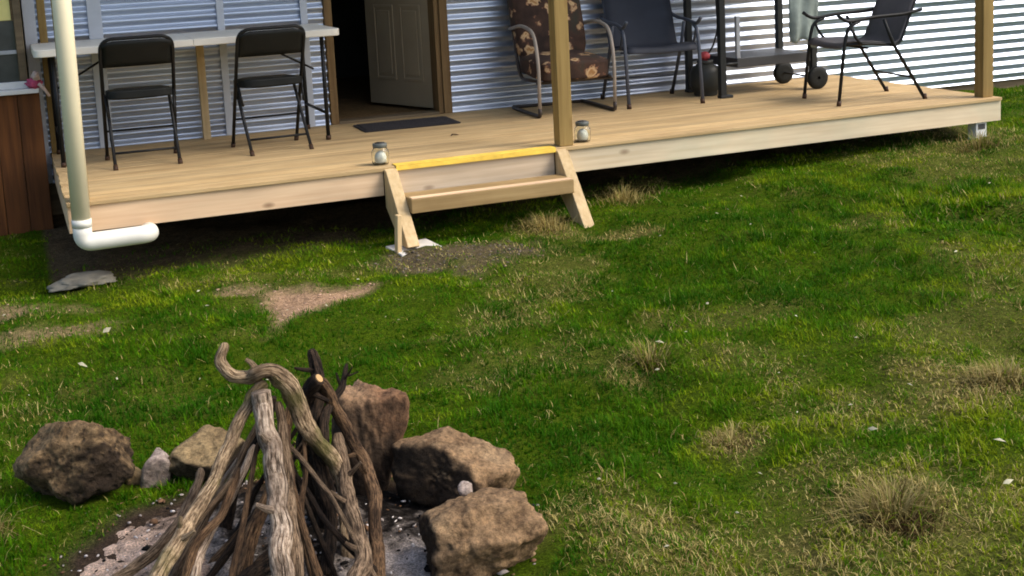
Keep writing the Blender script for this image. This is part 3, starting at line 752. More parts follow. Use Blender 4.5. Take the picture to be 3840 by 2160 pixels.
# ------------------------------------------------------------------ sling chairs
def sling_chair(frame, sling, label):
    r = empty('sling_chair', (0, 0, 0), 0, label, 'chair', 'sling patio chairs on the deck')
    for s in (-1, 1):
        a = s * .255
        tube('front_leg', fillet([(a, -.335, 0), (a, -.285, .43), (a, -.255, .545), (a, -.17, .575)], .05, 5), .0125, frame, r, 8)
        tube('armrest', fillet([(a, -.335, .625), (a, -.26, .575), (a, -.05, .60), (a, .17, .605), (a, .31, .63)], .06, 4), .0125, frame, r, 8)
        tube('arm_brace', fillet([(a, -.24, .545), (a, -.20, .46), (a * .98, -.15, .415)], .04, 4), .010, frame, r, 8)
        tube('rear_leg', fillet([(a, .335, 0), (a, .09, .40), (a, .015, .58)], .05, 4), .0125, frame, r, 8)
        tube('side_rail', fillet([(s * .235, -.275, .420), (s * .235, -.05, .415), (s * .235, .145, .385), (s * .235, .40, 1.02)], .06, 6), .011, frame, r, 8)
        for yy_, zz in ((-.335, 0), (.335, 0)):
            d = .05 * (1 if yy_ < 0 else -1)
            tube('foot_cap', [(a, yy_ + d * .12, .035), (a, yy_, -.001)], .0165, 'brown_cap', r, 8)
    tube('cross_bar', [(-.235, -.10, .385), (.235, -.10, .385)], .009, frame, r, 6)
    tube('cross_bar', [(-.255, .24, .16), (.255, .24, .16)], .008, frame, r, 6)
    prof = fillet([(0, -.305, .395), (0, -.275, .44), (0, -.05, .430), (0, .135, .40), (0, .395, 1.03)], .055, 8)
    bm = bmesh.new(); rows = []
    for i, p in enumerate(prof):
        row = []
        for sgn in (0, 1):
            for k in range(9):
                u = k / 8 * 2 - 1; sag = .022 * (1 - u * u)
                t = (prof[min(i + 1, len(prof) - 1)] - prof[max(i - 1, 0)]).normalized(); nn = Vector((0, -t.z, t.y))
                q_ = p + Vector((u * .238, 0, 0)) - nn * sag + nn * (.004 if sgn else -.004)
                row.append(bm.verts.new(q_))
        rows.append(row)
    for i in range(len(rows) - 1):
        for sgn in (0, 1):
            for k in range(8):
                b_ = sgn * 9 + k; bm.faces.new((rows[i][b_], rows[i][b_ + 1], rows[i + 1][b_ + 1], rows[i + 1][b_]))
        for k in (0, 8): bm.faces.new((rows[i][k], rows[i + 1][k], rows[i + 1][9 + k], rows[i][9 + k]))
    for i in (0, len(rows) - 1):
        for k in range(8): bm.faces.new((rows[i][k], rows[i][k + 1], rows[i][9 + k + 1], rows[i][9 + k]))
    me = from_bm('sling', bm); me.shade_smooth(); link('sling', me, sling, r)
    return r
s1 = sling_chair('slate_metal', 'sling_blue', 'slate blue sling chair facing out between the floral chair and the barbecue')
s1.location = (1.42, -.475, 0); s1.rotation_euler = (0, 0, math.radians(-9)); s1.scale = (1.10, 1, 1)
s2 = sling_chair('black_metal', 'sling_brown', 'charcoal sling chair seen side-on near the right end of the deck')
s2.location = (2.63, -1.42, 0); s2.rotation_euler = (0, 0, math.radians(-97))

# ------------------------------------------------------------------ barbecue
bb = empty('barbecue', (2.33, -.45, 0), 0, 'black barbecue trolley on two wheels against the corrugated wall', 'barbecue'); bb.location = (0, 0, 0)
LEG = {'fl': (1.90, -.70), 'bl': (1.90, -.20), 'fr': (2.715, -.68), 'br': (2.725, -.20)}
for kx, (lx, ly) in LEG.items():
    z0 = .0 if kx[1] == 'l' else .06
    box('leg', lx - .024, lx + .024, ly - .024, ly + .024, z0, .86, 'bbq', bb, .004)
for kx in ('fl', 'bl'):
    lx, ly = LEG[kx]; box('foot', lx - .03, lx + .075, ly - .03, ly + .028, -.0005, .022, 'bbq', bb, .006)
for kx in ('fr', 'br'):
    lx, ly = LEG[kx]
    wh = empty('wheel', (lx, ly - .055, .088)); wh.parent = bb
    lathe('tyre', [(.05, -.022), (.078, -.021), (.088, -.012), (.088, .012), (.078, .021), (.05, .022)], 'black_vinyl', wh, (0, 0, 0), 28, (math.pi / 2, 0, 0))
    lathe('hub', [(.012, -.026), (.05, -.018), (.052, .018), (.012, .022)], 'bbq', wh, (0, 0, 0), 20, (math.pi / 2, 0, 0))
tube('shelf_rail', [(1.90, -.70, .25), (2.04, -.69, .25)], .010, 'bbq', bb, 8)
tube('shelf_rail', [(1.90, -.20, .25), (2.04, -.20, .25)], .010, 'bbq', bb, 8)
tube('axle', [(2.715, -.75, .088), (2.725, -.18, .088)], .008, 'bbq_grey', bb, 8)
box('lower_shelf', 2.038, 2.689, -.69, -.19, .215, .285, 'bbq_grey', bb, .006)
box('side_panel', 2.037, 2.068, -.69, -.66, .286, .60, 'light_grey', bb, .004)
box('firebox', 1.88, 2.80, -.72, -.18, .862, 1.02, 'bbq', bb, .02)
prism('hood', [(-.71, 1.022), (-.70, 1.12), (-.60, 1.22), (-.40, 1.26), (-.22, 1.18), (-.19, 1.022)], 0, 1.92, 2.76, 'bbq', bb, .01)
tube('hood_handle', fillet([(2.10, -.69, 1.12), (2.10, -.75, 1.12), (2.58, -.75, 1.12), (2.58, -.69, 1.12)], .03, 4), .01, 'light_grey', bb, 8)
tube('towel_rail', fillet([(2.785, -.69, .80), (2.785, -.75, .80), (2.40, -.75, .80), (2.40, -.725, .80)], .02, 3), .007, 'bbq_grey', bb, 8)
# towel over the front rail
bm = bmesh.new(); nu, nv = 14, 16; G = []
for side in (0, 1):
    for i in range(nu + 1):
        for j in range(nv + 1):
            u = i / nu; v = j / nv
            xx = 2.445 + u * .275; low = .335 + .05 * (1 - u) + .06 * max(0, .35 - abs(u - .35)) - .02 * math.sin(u * 9)
            zz = .812 + (low - .812) * v
            yy_ = -.762 + .014 * math.sin(u * 14 + v * 3) * (.3 + v) + .010 * math.sin(u * 5 - v * 4)
            G.append(bm.verts.new((xx + .02 * (1 - u) * v - .015 * u * v, yy_ + (.006 if side else 0), zz)))
kk = nv + 1; off = (nu + 1) * kk
for side in (0, 1):
    for i in range(nu):
        for j in range(nv):
            a = side * off + i * kk + j; bm.faces.new((G[a], G[a + kk], G[a + kk + 1], G[a + 1]))
for i in range(nu):
    for j in (0, nv): a = i * kk + j; bm.faces.new((G[a], G[a + kk], G[off + a + kk], G[off + a]))
for j in range(nv):
    for i in (0, nu): a = i * kk + j; bm.faces.new((G[a], G[a + 1], G[off + a + 1], G[off + a]))
me = from_bm('towel', bm); me.shade_smooth()
tag(link('towel', me, 'towel'), 'grey-green towel hanging from the front rail of the barbecue', 'towel')
gb = empty('gas_bottle', (1.93, -.45, 0), 0, 'small dark gas bottle with a red valve under the left side of the barbecue', 'gas bottle')
gb.location = (1.90, -.45, .001)
lathe('bottle_body', [(.085, 0), (.09, .01), (.088, .03), (.105, .045), (.118, .08), (.118, .17), (.10, .215), (.06, .24), (.02, .246)], 'gas', gb, n=24)
lathe('collar', [(.058, .236), (.062, .25), (.062, .268), (.05, .268), (.048, .245)], 'gas', gb, n=20)
lathe('valve', [(.02, .244), (.022, .275), (.036, .280), (.04, .300), (.034, .325), (.012, .333)], 'red', gb, n=12)
tube('gas_hose', fillet([(0, 0, .29), (.04, -.05, .36), (.06, -.10, .50), (.08, -.05, .80), (.08, 0, .88)], .05, 4), .007, 'rubber', gb, 6)

# ------------------------------------------------------------------ fire ring rocks
def rock(name, mat, base, dims, seed, label, planes=(), rz=0, sink=.03, back=.5, tilt=(0, 0), **k):
    bx, by = base
    px = bx + syw * dims[1] * back * .8; py = by + cyw * dims[1] * back * .8
    z = float(ground_z(px, py)) + dims[2] / 2 - sink
    o_ = lump(name, mat, (px, py, z), dims, seed, planes, rot=(tilt[0], tilt[1], rz), soot_shade=.93 if dims[0] > .18 else .25, **k)
    return tag(o_, label, 'rock', 'rocks around the fire pit')
rock('ring_rock', 'rock_porous', (-2.995, -4.965), (.335, .29, .275), 3, 'large porous brown rock at the left of the fire ring', [((-.5, -.5, .7), .85)], rz=.3, amp=.16, sub=5)
rock('ring_rock', 'rock_tan', (-2.806, -4.83), (.072, .07, .085), 4, 'small yellowish rock beside the large porous left rock', sub=3)
rock('ring_rock', 'rock_grey', (-2.735, -4.885), (.115, .11, .15), 9, 'small pale grey rock between the porous rock and the flat tan rock', sub=4, tilt=(.2, .15))
rock('ring_rock', 'rock_tan', (-2.590, -4.965), (.29, .25, .185), 12, 'flat tan rock behind the left sticks of the fire', [((-.15, -.50, .85), .62)], rz=.15, sub=5, amp=.10)
rock('ring_rock', 'rock_red', (-2.135, -5.29), (.205, .20, .40), 15, 'tall red-brown upright rock with a flat top behind the sticks', [((.05, -.12, 1), .80), ((-.3, -1, .1), .72)], rz=.35, sub=5, hmin=.82, amp=.12)
rock('ring_rock', 'rock_red', (-1.915, -5.10), (.08, .08, .10), 17, 'thin brown rock wedged between the upright rock and the big tan rock', sub=3, tilt=(0, .5))
rock('ring_rock', 'rock', (-1.925, -5.575), (.335, .31, .25), 23, 'big sloping tan-brown rock at the right of the fire ring', [((-.75, -.6, .12), .52), ((.45, -.25, .9), .60), ((.2, -.8, .3), .85)], rz=.0, sub=5, amp=.15, hmin=.78)
rock('ring_rock', 'rock', (-2.015, -6.00), (.325, .30, .27), 31, 'big rough brown rock nearest the camera at the lower right of the fire ring', [((-.35, -.85, -.28), .70), ((.2, .1, 1), .78), ((-.1, .6, .8), .8)], rz=.25, sub=5, amp=.17, hmin=.74)
o = lump('pebble', 'rock_grey', (-1.935, -5.69, -.312), (.062, .05, .05), 37, sub=3, rot=(.3, .2, .4))
tag(o, 'small pale pebble resting where the two big right rocks meet', 'pebble')
rock('ring_rock', 'rock_red', (-2.95, -6.35), (.34, .30, .22), 44, 'dark brown rock at the near left of the fire ring', rz=1.0, sub=4)
rock('ring_rock', 'rock', (-2.35, -6.62), (.36, .30, .22), 47, 'brown rock closing the near side of the fire ring', rz=.6, sub=4)

# ------------------------------------------------------------------ sticks of the fire
def stick(mat, pts, r0, r1, label, seed, wob=.16, n=12, ends=None, cap=False, radii=None, stubs=0):
    path = catmull(pts, 11); N = len(path)
    rad = [r0 + (r1 - r0) * i / (N - 1) for i in range(N)]
    if radii:
        rad = [float(np.interp(i / (N - 1) * (len(radii) - 1), range(len(radii)), radii)) for i in range(N)]; r0, r1 = radii[0], radii[-1]
    if ends != 'blunt': rad[0] *= .55; rad[1] *= .82
    rad[-1] *= .7
    rad = [r__ * (1 + .13 * mnoise.fractal(Vector((i * .12, seed * 5.3, 1.0)), .9, 2, 3)) for i, r__ in enumerate(rad)]
    jit = [Vector((mnoise.noise(Vector((i * .11, seed, 0))), mnoise.noise(Vector((i * .11, seed, 9))), mnoise.noise(Vector((i * .11, seed, 17))))) * min(r0, r1) * .55 for i in range(N)]
    path = [p + j for p, j in zip(path, jit)]
    me = tube_me('stick', path, rad, n if n < 10 else 18, uvs=True, wob=wob * 1.1, seed=seed); me.shade_smooth()
    o_ = link('stick', me, mat); tag(o_, label, 'stick', 'sticks stacked in the fire pit')
    rk_ = random.Random(seed * 13)
    for q_ in range(stubs):
        i = int(N * rk_.uniform(.12, .8)); tg = (path[i + 1] - path[i]).normalized(); sd = Vector((rk_.uniform(-1, 1), rk_.uniform(-1, .2), rk_.uniform(-.2, .8))); sd = (sd - tg * sd.dot(tg)).normalized()
        ln = rk_.uniform(.018, .05); b0 = path[i] + sd * rad[i] * .5
        link('twig_stub', tube_me('twig_stub', [b0, b0 + sd * (rad[i] * .6 + ln * .4) - tg * .006, b0 + sd * (rad[i] * .6 + ln) - tg * .016], [rad[i] * .5, rad[i] * .34, rad[i] * .22], 8, uvs=True, wob=.25, seed=seed + q_), mat, o_)
    if cap:
        d = (path[0] - path[1]).normalized(); cme = tube_me('cut_end', [path[0] + d * .0005, path[0] + d * .003], [r0 * .66, r0 * .64], 12)
        link('cut_end', cme, 'cutwood', o_)
    return o_
stick('stick_tan', [(-2.566, -5.55, .195), (-2.581, -5.56, .157), (-2.564, -5.58, .114), (-2.517, -5.6, .101), (-2.472, -5.62, .12), (-2.426, -5.62, .082), (-2.397, -5.62, .022), (-2.372, -5.62, -.064), (-2.324, -5.61, -.136), (-2.286, -5.60, -.213), (-2.276, -5.62, -.292), (-2.287, -5.66, -.369), (-2.30, -5.72, -.45)], .019, .027, 'curved tan stick with an upturned antler-like tip at the top of the pile', 1, .20, radii=[.011, .016, .018, .019, .023, .028, .026, .024, .022, .020, .020, .020], stubs=1)
stick('stick_tan', [(-2.472, -5.62, .085), (-2.519, -5.62, .045), (-2.564, -5.66, -.008), (-2.622, -5.72, -.077), (-2.678, -5.78, -.131), (-2.755, -5.86, -.191), (-2.834, -5.94, -.253), (-2.909, -6.02, -.312), (-3.0, -6.1, -.44)], .017, .021, 'long mossy stick leaning down to the lower left from the curved tip', 2, stubs=2)
stick('stick_pale', [(-2.497, -5.66, .076), (-2.497, -5.7, .004), (-2.493, -5.76, -.077), (-2.509, -5.84, -.154), (-2.519, -5.92, -.229), (-2.534, -6.0, -.296), (-2.567, -6.13, -.45)], .026, .031, 'thick pale grey log standing in the middle of the stick pile', 3, .12, 14, 'blunt', stubs=2)
stick('stick_grey', [(-2.444, -5.62, .025), (-2.445, -5.66, -.054), (-2.451, -5.71, -.138), (-2.462, -5.77, -.204), (-2.475, -5.85, -.246), (-2.494, -5.96, -.34), (-2.51, -6.04, -.45)], .012, .022, 'slim grey stick pressed along the right of the thick pale log', 4)
stick('stick_brown', [(-2.307, -5.52, .039), (-2.257, -5.5, -.073), (-2.215, -5.52, -.172), (-2.191, -5.58, -.252), (-2.213, -5.7, -.321), (-2.242, -5.82, -.392), (-2.281, -5.96, -.46)], .018, .022, 'bent dark brown stick forming the right side of the pile', 5, stubs=3)
stick('stick_grey', [(-2.264, -5.54, -.130), (-2.267, -5.6, -.200), (-2.284, -5.68, -.252), (-2.292, -5.78, -.294), (-2.292, -5.86, -.34), (-2.339, -5.96, -.375), (-2.394, -6.08, -.45)], .017, .026, 'gnarled grey stick at the right front of the pile, left of the bent dark one', 6, .24, stubs=3)
stick('stick_char', [(-2.307, -5.45, .105), (-2.299, -5.47, .047), (-2.306, -5.5, -.015), (-2.328, -5.52, -.089), (-2.319, -5.5, -.195), (-2.305, -5.48, -.305), (-2.30, -5.46, -.45)], .015, .030, 'charred stick poking up highest at the right of the pile', 7, .35, stubs=5)
stick('stick_char', [(-2.313, -5.56, .050), (-2.335, -5.52, .003), (-2.339, -5.47, -.104), (-2.333, -5.42, -.222), (-2.319, -5.40, -.346), (-2.31, -5.40, -.45)], .020, .028, 'dark stick with a sawn yellow end near the top of the pile', 8, .2, 12, 'blunt', True, stubs=3)
stick('stick_char', [(-2.197, -5.42, .033), (-2.223, -5.46, -.018), (-2.267, -5.5, -.046), (-2.303, -5.54, -.087), (-2.32, -5.58, -.2)], .007, .020, 'thin charred twig branching out towards the upright rock', 9, .3, 8, stubs=3)
stick('stick_grey', [(-2.488, -5.56, -.039), (-2.535, -5.58, -.10), (-2.586, -5.62, -.168), (-2.66, -5.68, -.221), (-2.726, -5.74, -.282), (-2.78, -5.8, -.331), (-2.88, -5.9, -.45)], .008, .015, 'thin grey stick in the left fan, just under the mossy one', 10)
stick('stick_pale', [(-2.516, -5.6, -.096), (-2.57, -5.66, -.156), (-2.637, -5.74, -.212), (-2.704, -5.82, -.252), (-2.739, -5.9, -.294), (-2.774, -5.98, -.344), (-2.83, -6.08, -.45)], .010, .015, 'slender pale stick in the middle of the left fan', 11)
stick('stick_grey', [(-2.646, -5.40, -.215), (-2.675, -5.46, -.259), (-2.733, -5.54, -.298), (-2.797, -5.6, -.335), (-2.875, -5.62, -.372), (-2.971, -5.62, -.415)], .012, .019, 'low grey branch trailing flat over the ash at the left', 12)
stick('stick_brown', [(-2.497, -5.5, -.088), (-2.549, -5.5, -.162), (-2.598, -5.5, -.212), (-2.648, -5.5, -.273), (-2.73, -5.5, -.43)], .008, .012, 'thin brown twig behind the left fan of sticks', 13, .15, 8)
stick('stick_brown', [(-2.574, -5.66, -.132), (-2.642, -5.78, -.194), (-2.715, -5.84, -.23), (-2.764, -5.9, -.288), (-2.83, -6.0, -.45)], .010, .013, 'brown stick tucked between the pale sticks of the left fan', 14)
stick('stick_char', [(-2.356, -5.5, -.054), (-2.332, -5.42, -.21), (-2.304, -5.38, -.37), (-2.298, -5.4, -.46)], .022, .03, 'thick charred stick at the back of the pile', 15, .25)
stick('stick_char', [(-2.437, -5.52, .003), (-2.49, -5.42, -.178), (-2.549, -5.36, -.313), (-2.587, -5.34, -.45)], .014, .022, 'dark stick leaning back left towards the flat tan rock', 16)
stick('stick_brown', [(-2.39, -5.5, -.036), (-2.449, -5.56, -.195), (-2.545, -5.66, -.312), (-2.612, -5.76, -.41)], .016, .022, 'brown stick crossing in the shade left of the thick pale log', 17)
stick('stick_char', [(-2.343, -5.52, -.135), (-2.33, -5.58, -.236), (-2.334, -5.66, -.347), (-2.381, -5.78, -.435)], .016, .02, 'charred stick in the shade right of the thick pale log', 18, .25)
stick('stick_char', [(-2.671, -5.9, -.36), (-2.548, -5.72, -.40), (-2.417, -5.56, -.42)], .02, .026, 'charred log lying on the ash under the pile', 19, .25)
# small side twigs at the left fan
rs = random.Random(5)
for i, (a, b, lb) in enumerate((((-2.60, -5.72, -.13), (-2.93, -5.92, -.40), 'fine twig lowest in the left fan of sticks'), ((-2.52, -5.68, -.06), (-2.68, -5.98, -.36), 'fine twig nearest the thick pale log in the left fan'),
                      ((-2.56, -5.56, -.14), (-2.80, -5.70, -.40), 'fine twig at the far side of the left fan'))):
    a = Vector(a); b = Vector(b); mid = (a + b) / 2 + Vector((rs.uniform(-.02, .02), rs.uniform(-.02, .02), .02))
    stick(('stick_grey', 'stick_brown', 'stick_pale')[i], [a, (a + mid) / 2, mid, b], .006, .010, lb, 30 + i, .2, 8)

for i in range(10):
    a = rs.uniform(1.9, 5.6); rr = rs.uniform(.16, .36); top = Vector((-2.43 + rs.uniform(-.05, .08), -5.60 + rs.uniform(-.04, .07), rs.uniform(-.16, -.03)))
    ft = Vector((-2.47 + rr * math.cos(a), -5.66 + rr * math.sin(a), -.44)); md = (top + ft) / 2 + Vector((rs.uniform(-.03, .03), rs.uniform(-.03, .03), rs.uniform(-.02, .03)))
    stick(('stick_char', 'stick_brown', 'stick_grey', 'stick_char')[i % 4], [top, (top + md) / 2 + Vector((rs.uniform(-.01, .01), 0, 0)), md, ft], rs.uniform(.004, .008), rs.uniform(.007, .014), 'thin dark twig packed inside the shaded heart of the stick pile', 60 + i, .2, 8)
# ------------------------------------------------------------------ ash bed
def ash_amount(xx, yy_):
    g = 0.0
    for cx_, cy_, r__, wt in ((-2.96, -5.36, .30, 1.25), (-2.75, -5.62, .22, .8), (-2.16, -5.80, .17, 1.2), (-2.40, -5.42, .12, .6), (-2.45, -5.9, .2, .5)):
        g = max(g, wt * math.exp(-((xx - cx_) ** 2 + (yy_ - cy_) ** 2) / (r__ * r__)))
    return g
nr, na = 70, 200; V = [(FIRE[0], FIRE[1], float(ground_z(*FIRE)) + .035)]; C_ = [(0.30, .26, .23)]
for i in range(1, nr + 1):
    for k in range(na):
        a = 2 * math.pi * k / na; rr = .68 * i / nr * (1 + .10 * mnoise.noise(Vector((math.cos(a) * 1.5, math.sin(a) * 1.5, 4))))
        xx, yy_ = FIRE[0] + rr * math.cos(a), FIRE[1] + rr * math.sin(a)
        e = 1 - (i / nr) ** 3; nn = mnoise.fractal(Vector((xx * 14, yy_ * 14, 1.0)), .9, 2, 5)
        V.append((xx, yy_, float(ground_z(xx, yy_)) - .012 + e * (.032 + .02 * nn)))
        f1 = mnoise.fractal(Vector((xx * 7, yy_ * 7, 7.0)), .9, 2, 4); f2 = mnoise.fractal(Vector((xx * 30, yy_ * 30, 2.0)), .9, 2, 4)
        left = max(0, min(1, (-2.62 - xx) * 4)); t = max(0, min(1, ash_amount(xx, yy_) * 1.05 + f1 * .40 + f2 * .50 - .08))
        ash = (.62, .46, .37) if left > .2 else (.52, .46, .43)
        dk = (.018, .015, .013)
        C_.append(tuple(dk[q_] * (1 - t) + ash[q_] * t for q_ in range(3)))
T = [(0, 1 + k, 1 + (k + 1) % na) for k in range(na)]
for i in range(nr - 1):
    for k in range(na):
        a = 1 + i * na + k; b = 1 + i * na + (k + 1) % na; T += [(a, a + na, b), (b, a + na, b + na)]
ame = np_mesh('ash_bed', np.array(V), np.array(T), np.array(C_)); ame.shade_smooth()
ao = link('ash_bed', ame, 'soil'); tag(ao, 'bed of pale ash and black charcoal inside the fire ring', 'ash', None, 'stuff')
# loose charcoal and ash lumps
ico = bmesh.new(); bmesh.ops.create_icosphere(ico, subdivisions=1, radius=1); ico.verts.ensure_lookup_table()
iv = np.array([v.co[:] for v in ico.verts]); it = np.array([[v.index for v in f.verts] for f in ico.faces]); ico.free()
NV, NT, NC = [], [], []; r_ = np.random.default_rng(3)
for i in range(1100):
    a = r_.uniform(0, 6.283); rr = .80 * math.sqrt(r_.uniform(0, 1)); xx, yy_ = FIRE[0] + rr * math.cos(a), FIRE[1] + rr * math.sin(a)
    s = r_.uniform(.002, .0065) * (1 if r_.random() > .10 else 2.2)
    sc = s * np.array([r_.uniform(.7, 1.9), r_.uniform(.5, 1.1), r_.uniform(.3, .8)]); q_ = iv * sc * r_.uniform(.55, 1.4, (len(iv), 1)); an = r_.uniform(0, 6.28)
    q_ = np.stack([q_[:, 0] * math.cos(an) - q_[:, 1] * math.sin(an), q_[:, 0] * math.sin(an) + q_[:, 1] * math.cos(an), q_[:, 2]], -1)
    zz = float(ground_z(xx, yy_)) - .003 + max(0, 1 - (rr / .70) ** 3) * .034
    NT.append(it + len(NV) * len(iv)); NV.append(q_ + np.array([xx, yy_, zz]))
    u = r_.random(); am = ash_amount(xx, yy_); u = u + .28 - am * .45 if rr < .62 else .72 + u * .5; col = (.012, .011, .010) if u < .42 else ((.62, .56, .52) if u < .72 else ((.34, .29, .26) if u < .9 else (.16, .09, .05)))
    NC.append(np.tile(np.array(col) * r_.uniform(.8, 1.15), (len(iv), 1)))
o = link('charcoal_lumps', np_mesh('charcoal_lumps', np.concatenate(NV), np.concatenate(NT), np.concatenate(NC)), 'chunk')
tag(o, 'scattered lumps of charcoal and white ash among the sticks', 'charcoal', None, 'stuff')

# ------------------------------------------------------------------ grass
def build_blades(x, y, z, h, wd, az, lean, colr, curl, simple=False):
    n = len(x); dx, dy = np.cos(az), np.sin(az); px, py = -dy, dx
    V = np.empty((n, 5, 3))
    def at(t, side):
        ll = h * lean * (t ** 1.6); up = h * t * np.sqrt(np.clip(1 - (lean * .75 * t) ** 2, .1, 1)) - curl * h * t ** 3
        wv = wd * (1 - t * .55) * .5 * side
        return np.stack([x + dx * ll + px * wv, y + dy * ll + py * wv, z + up], -1)
    V[:, 0] = at(0.0, -1); V[:, 1] = at(0.0, 1); V[:, 2] = at(.55, -1); V[:, 3] = at(.55, 1); V[:, 4] = at(1.0, 0)
    if simple:
        V = V[:, [0, 1, 4]]; return V.reshape(-1, 3), np.arange(n * 3).reshape(-1, 3), np.repeat(colr, 3, axis=0)
    base = (np.arange(n) * 5)[:, None]
    T = np.concatenate([base + np.array([0, 1, 3]), base + np.array([0, 3, 2]), base + np.array([2, 3, 4])])
    return V.reshape(-1, 3), T, np.repeat(colr, 5, axis=0)
def sample_grass(N):
    b = RNG.uniform(2.5, 12.6, N); half = .43 * b + .9; a = RNG.uniform(-1, 1, N)
    keep = RNG.random(N) < np.minimum(1, half / b * 1.35) ; b, a, half = b[keep], a[keep], half[keep]; a = a * half
    return CAM.x + right0.x * a + fwd0.x * b, CAM.y + right0.y * a + fwd0.y * b, b
x, y, bd = sample_grass(900000)
# gather into small tillers
cell = .028; jx = np.floor(x / cell); jy = np.floor(y / cell); hsh = np.sin(jx * 12.9898 + jy * 78.233) * 43758.5453; hsh -= np.floor(hsh)
hs2 = np.sin(jx * 39.346 + jy * 11.135) * 24634.6345; hs2 -= np.floor(hs2)
pull = .45; x = x * (1 - pull) + (jx + hsh) * cell * pull; y = y * (1 - pull) + (jy + hs2) * cell * pull
bare, grav, fire, under, dry = fields(x, y)
on_deck = (x > -2.9) & (x < 3.36) & (y > -1.30); house_in = (y > -.06) | ((x < -2.86) & (y > -.34))
dens = 1 - np.clip(bare * 1.02 + grav * .66 + fire * 1.1 + under * .85, 0, 1)
thin = fbm(x, y, .16, 40); dens *= np.clip(.55 + (thin - .3) * 1.8, .35, 1)
k = (RNG.random(len(x)) < dens) & ~on_deck & ~house_in
for cx_, cy_, rr_ in ((-2.95, -4.83, .15), (-2.55, -4.86, .11), (-2.05, -5.22, .10), (-1.85, -5.42, .17), (-1.9, -5.88, .16), (-1.04, -2.30, .12), (-2.80, -1.86, .11)):
    k &= np.hypot(x - cx_, y - cy_) > rr_
x, y, bd, dry, grav, bare, under = (q_[k] for q_ in (x, y, bd, dry, grav, bare, under)); n = len(x)
ht = fbm(x, y, .30, 50); lush = fbm(x, y, 1.1, 60); fine = fbm(x, y, .14, 61)
lushP = np.zeros(n)
for i, (cx_, cy_, rx_, ry_) in enumerate(((-1.15, -4.95, .4, .5), (.45, -3.85, .75, .85), (-2.4, -3.9, .5, .5), (1.7, -3.2, .6, .8), (-2.3, -2.9, .3, .3))):
    lushP = np.maximum(lushP, ell(x, y, cx_, cy_, rx_, ry_, 1.0, .6, 70 + i))
isdry = RNG.random(n) < np.clip(dry * .78 + .035 - lushP * .3, .02, 1)
tl = fbm(x, y, .11, 53); h = (.012 + .022 * np.clip((ht - .25) * 1.9, 0, 1) + .030 * np.clip((tl - .50) * 3.2, 0, 1)) * RNG.uniform(.45, 1.3, n)
h *= np.where(isdry, RNG.uniform(.7, 1.25, n), 1.0) * (1 + .45 * lushP) * (1 - .4 * np.clip(bare + grav, 0, 1))
wd = (.0019 + .00036 * bd) * RNG.uniform(.7, 1.3, n)
broad = ell(x, y, 1.75, -3.75, .5, .6, .5, .8, 80) * (fbm(x, y, .12, 81) > .52); wd *= 1 + 1.6 * broad
az = RNG.uniform(0, 6.283, n); lean = RNG.uniform(.25, 1.1, n) + np.where(isdry, .15, 0); curl = RNG.uniform(0, .25, n)
g0 = np.array((0.026, 0.098, 0.001)); g1 = np.array((0.078, 0.192, 0.002)); g2 = np.array((0.225, 0.290, 0.008)); d0 = np.array((0.30, 0.23, 0.065)); d1 = np.array((0.60, 0.49, 0.20))
t = np.clip((lush - .3) * 1.6 + (fine - .5) * 2.3 + RNG.normal(0, .17, n) + .14 - lushP * .35 + dry * .35, 0, 1)[:, None]
cg = np.where(t < .55, g0 + (g1 - g0) * (t / .55), g1 + (g2 - g1) * ((t - .55) / .45))
cdv = d0 + (d1 - d0) * RNG.random((n, 1))
colr = np.where(isdry[:, None], cdv, cg) * RNG.uniform(.75, 1.2, (n, 1))
gzv = ground_z(x, y) - .003; nr_ = bd < 4.9
V, T, CC = build_blades(x[nr_], y[nr_], gzv[nr_], h[nr_], wd[nr_], az[nr_], lean[nr_], colr[nr_], curl[nr_])
fr_ = ~nr_; V2, T2, C2_ = build_blades(x[fr_], y[fr_], gzv[fr_], h[fr_], wd[fr_] * 1.25, az[fr_], lean[fr_], colr[fr_], curl[fr_], True)
T = np.concatenate([T, T2 + len(V)]); V = np.concatenate([V, V2]); CC = np.concatenate([CC, C2_])
o = link('grass', np_mesh('grass', V, T, CC), 'blade'); tag(o, 'patchy green lawn grass with dry straw-coloured spots', 'grass', None, 'stuff')
print('blades', n, 'tris', len(T))

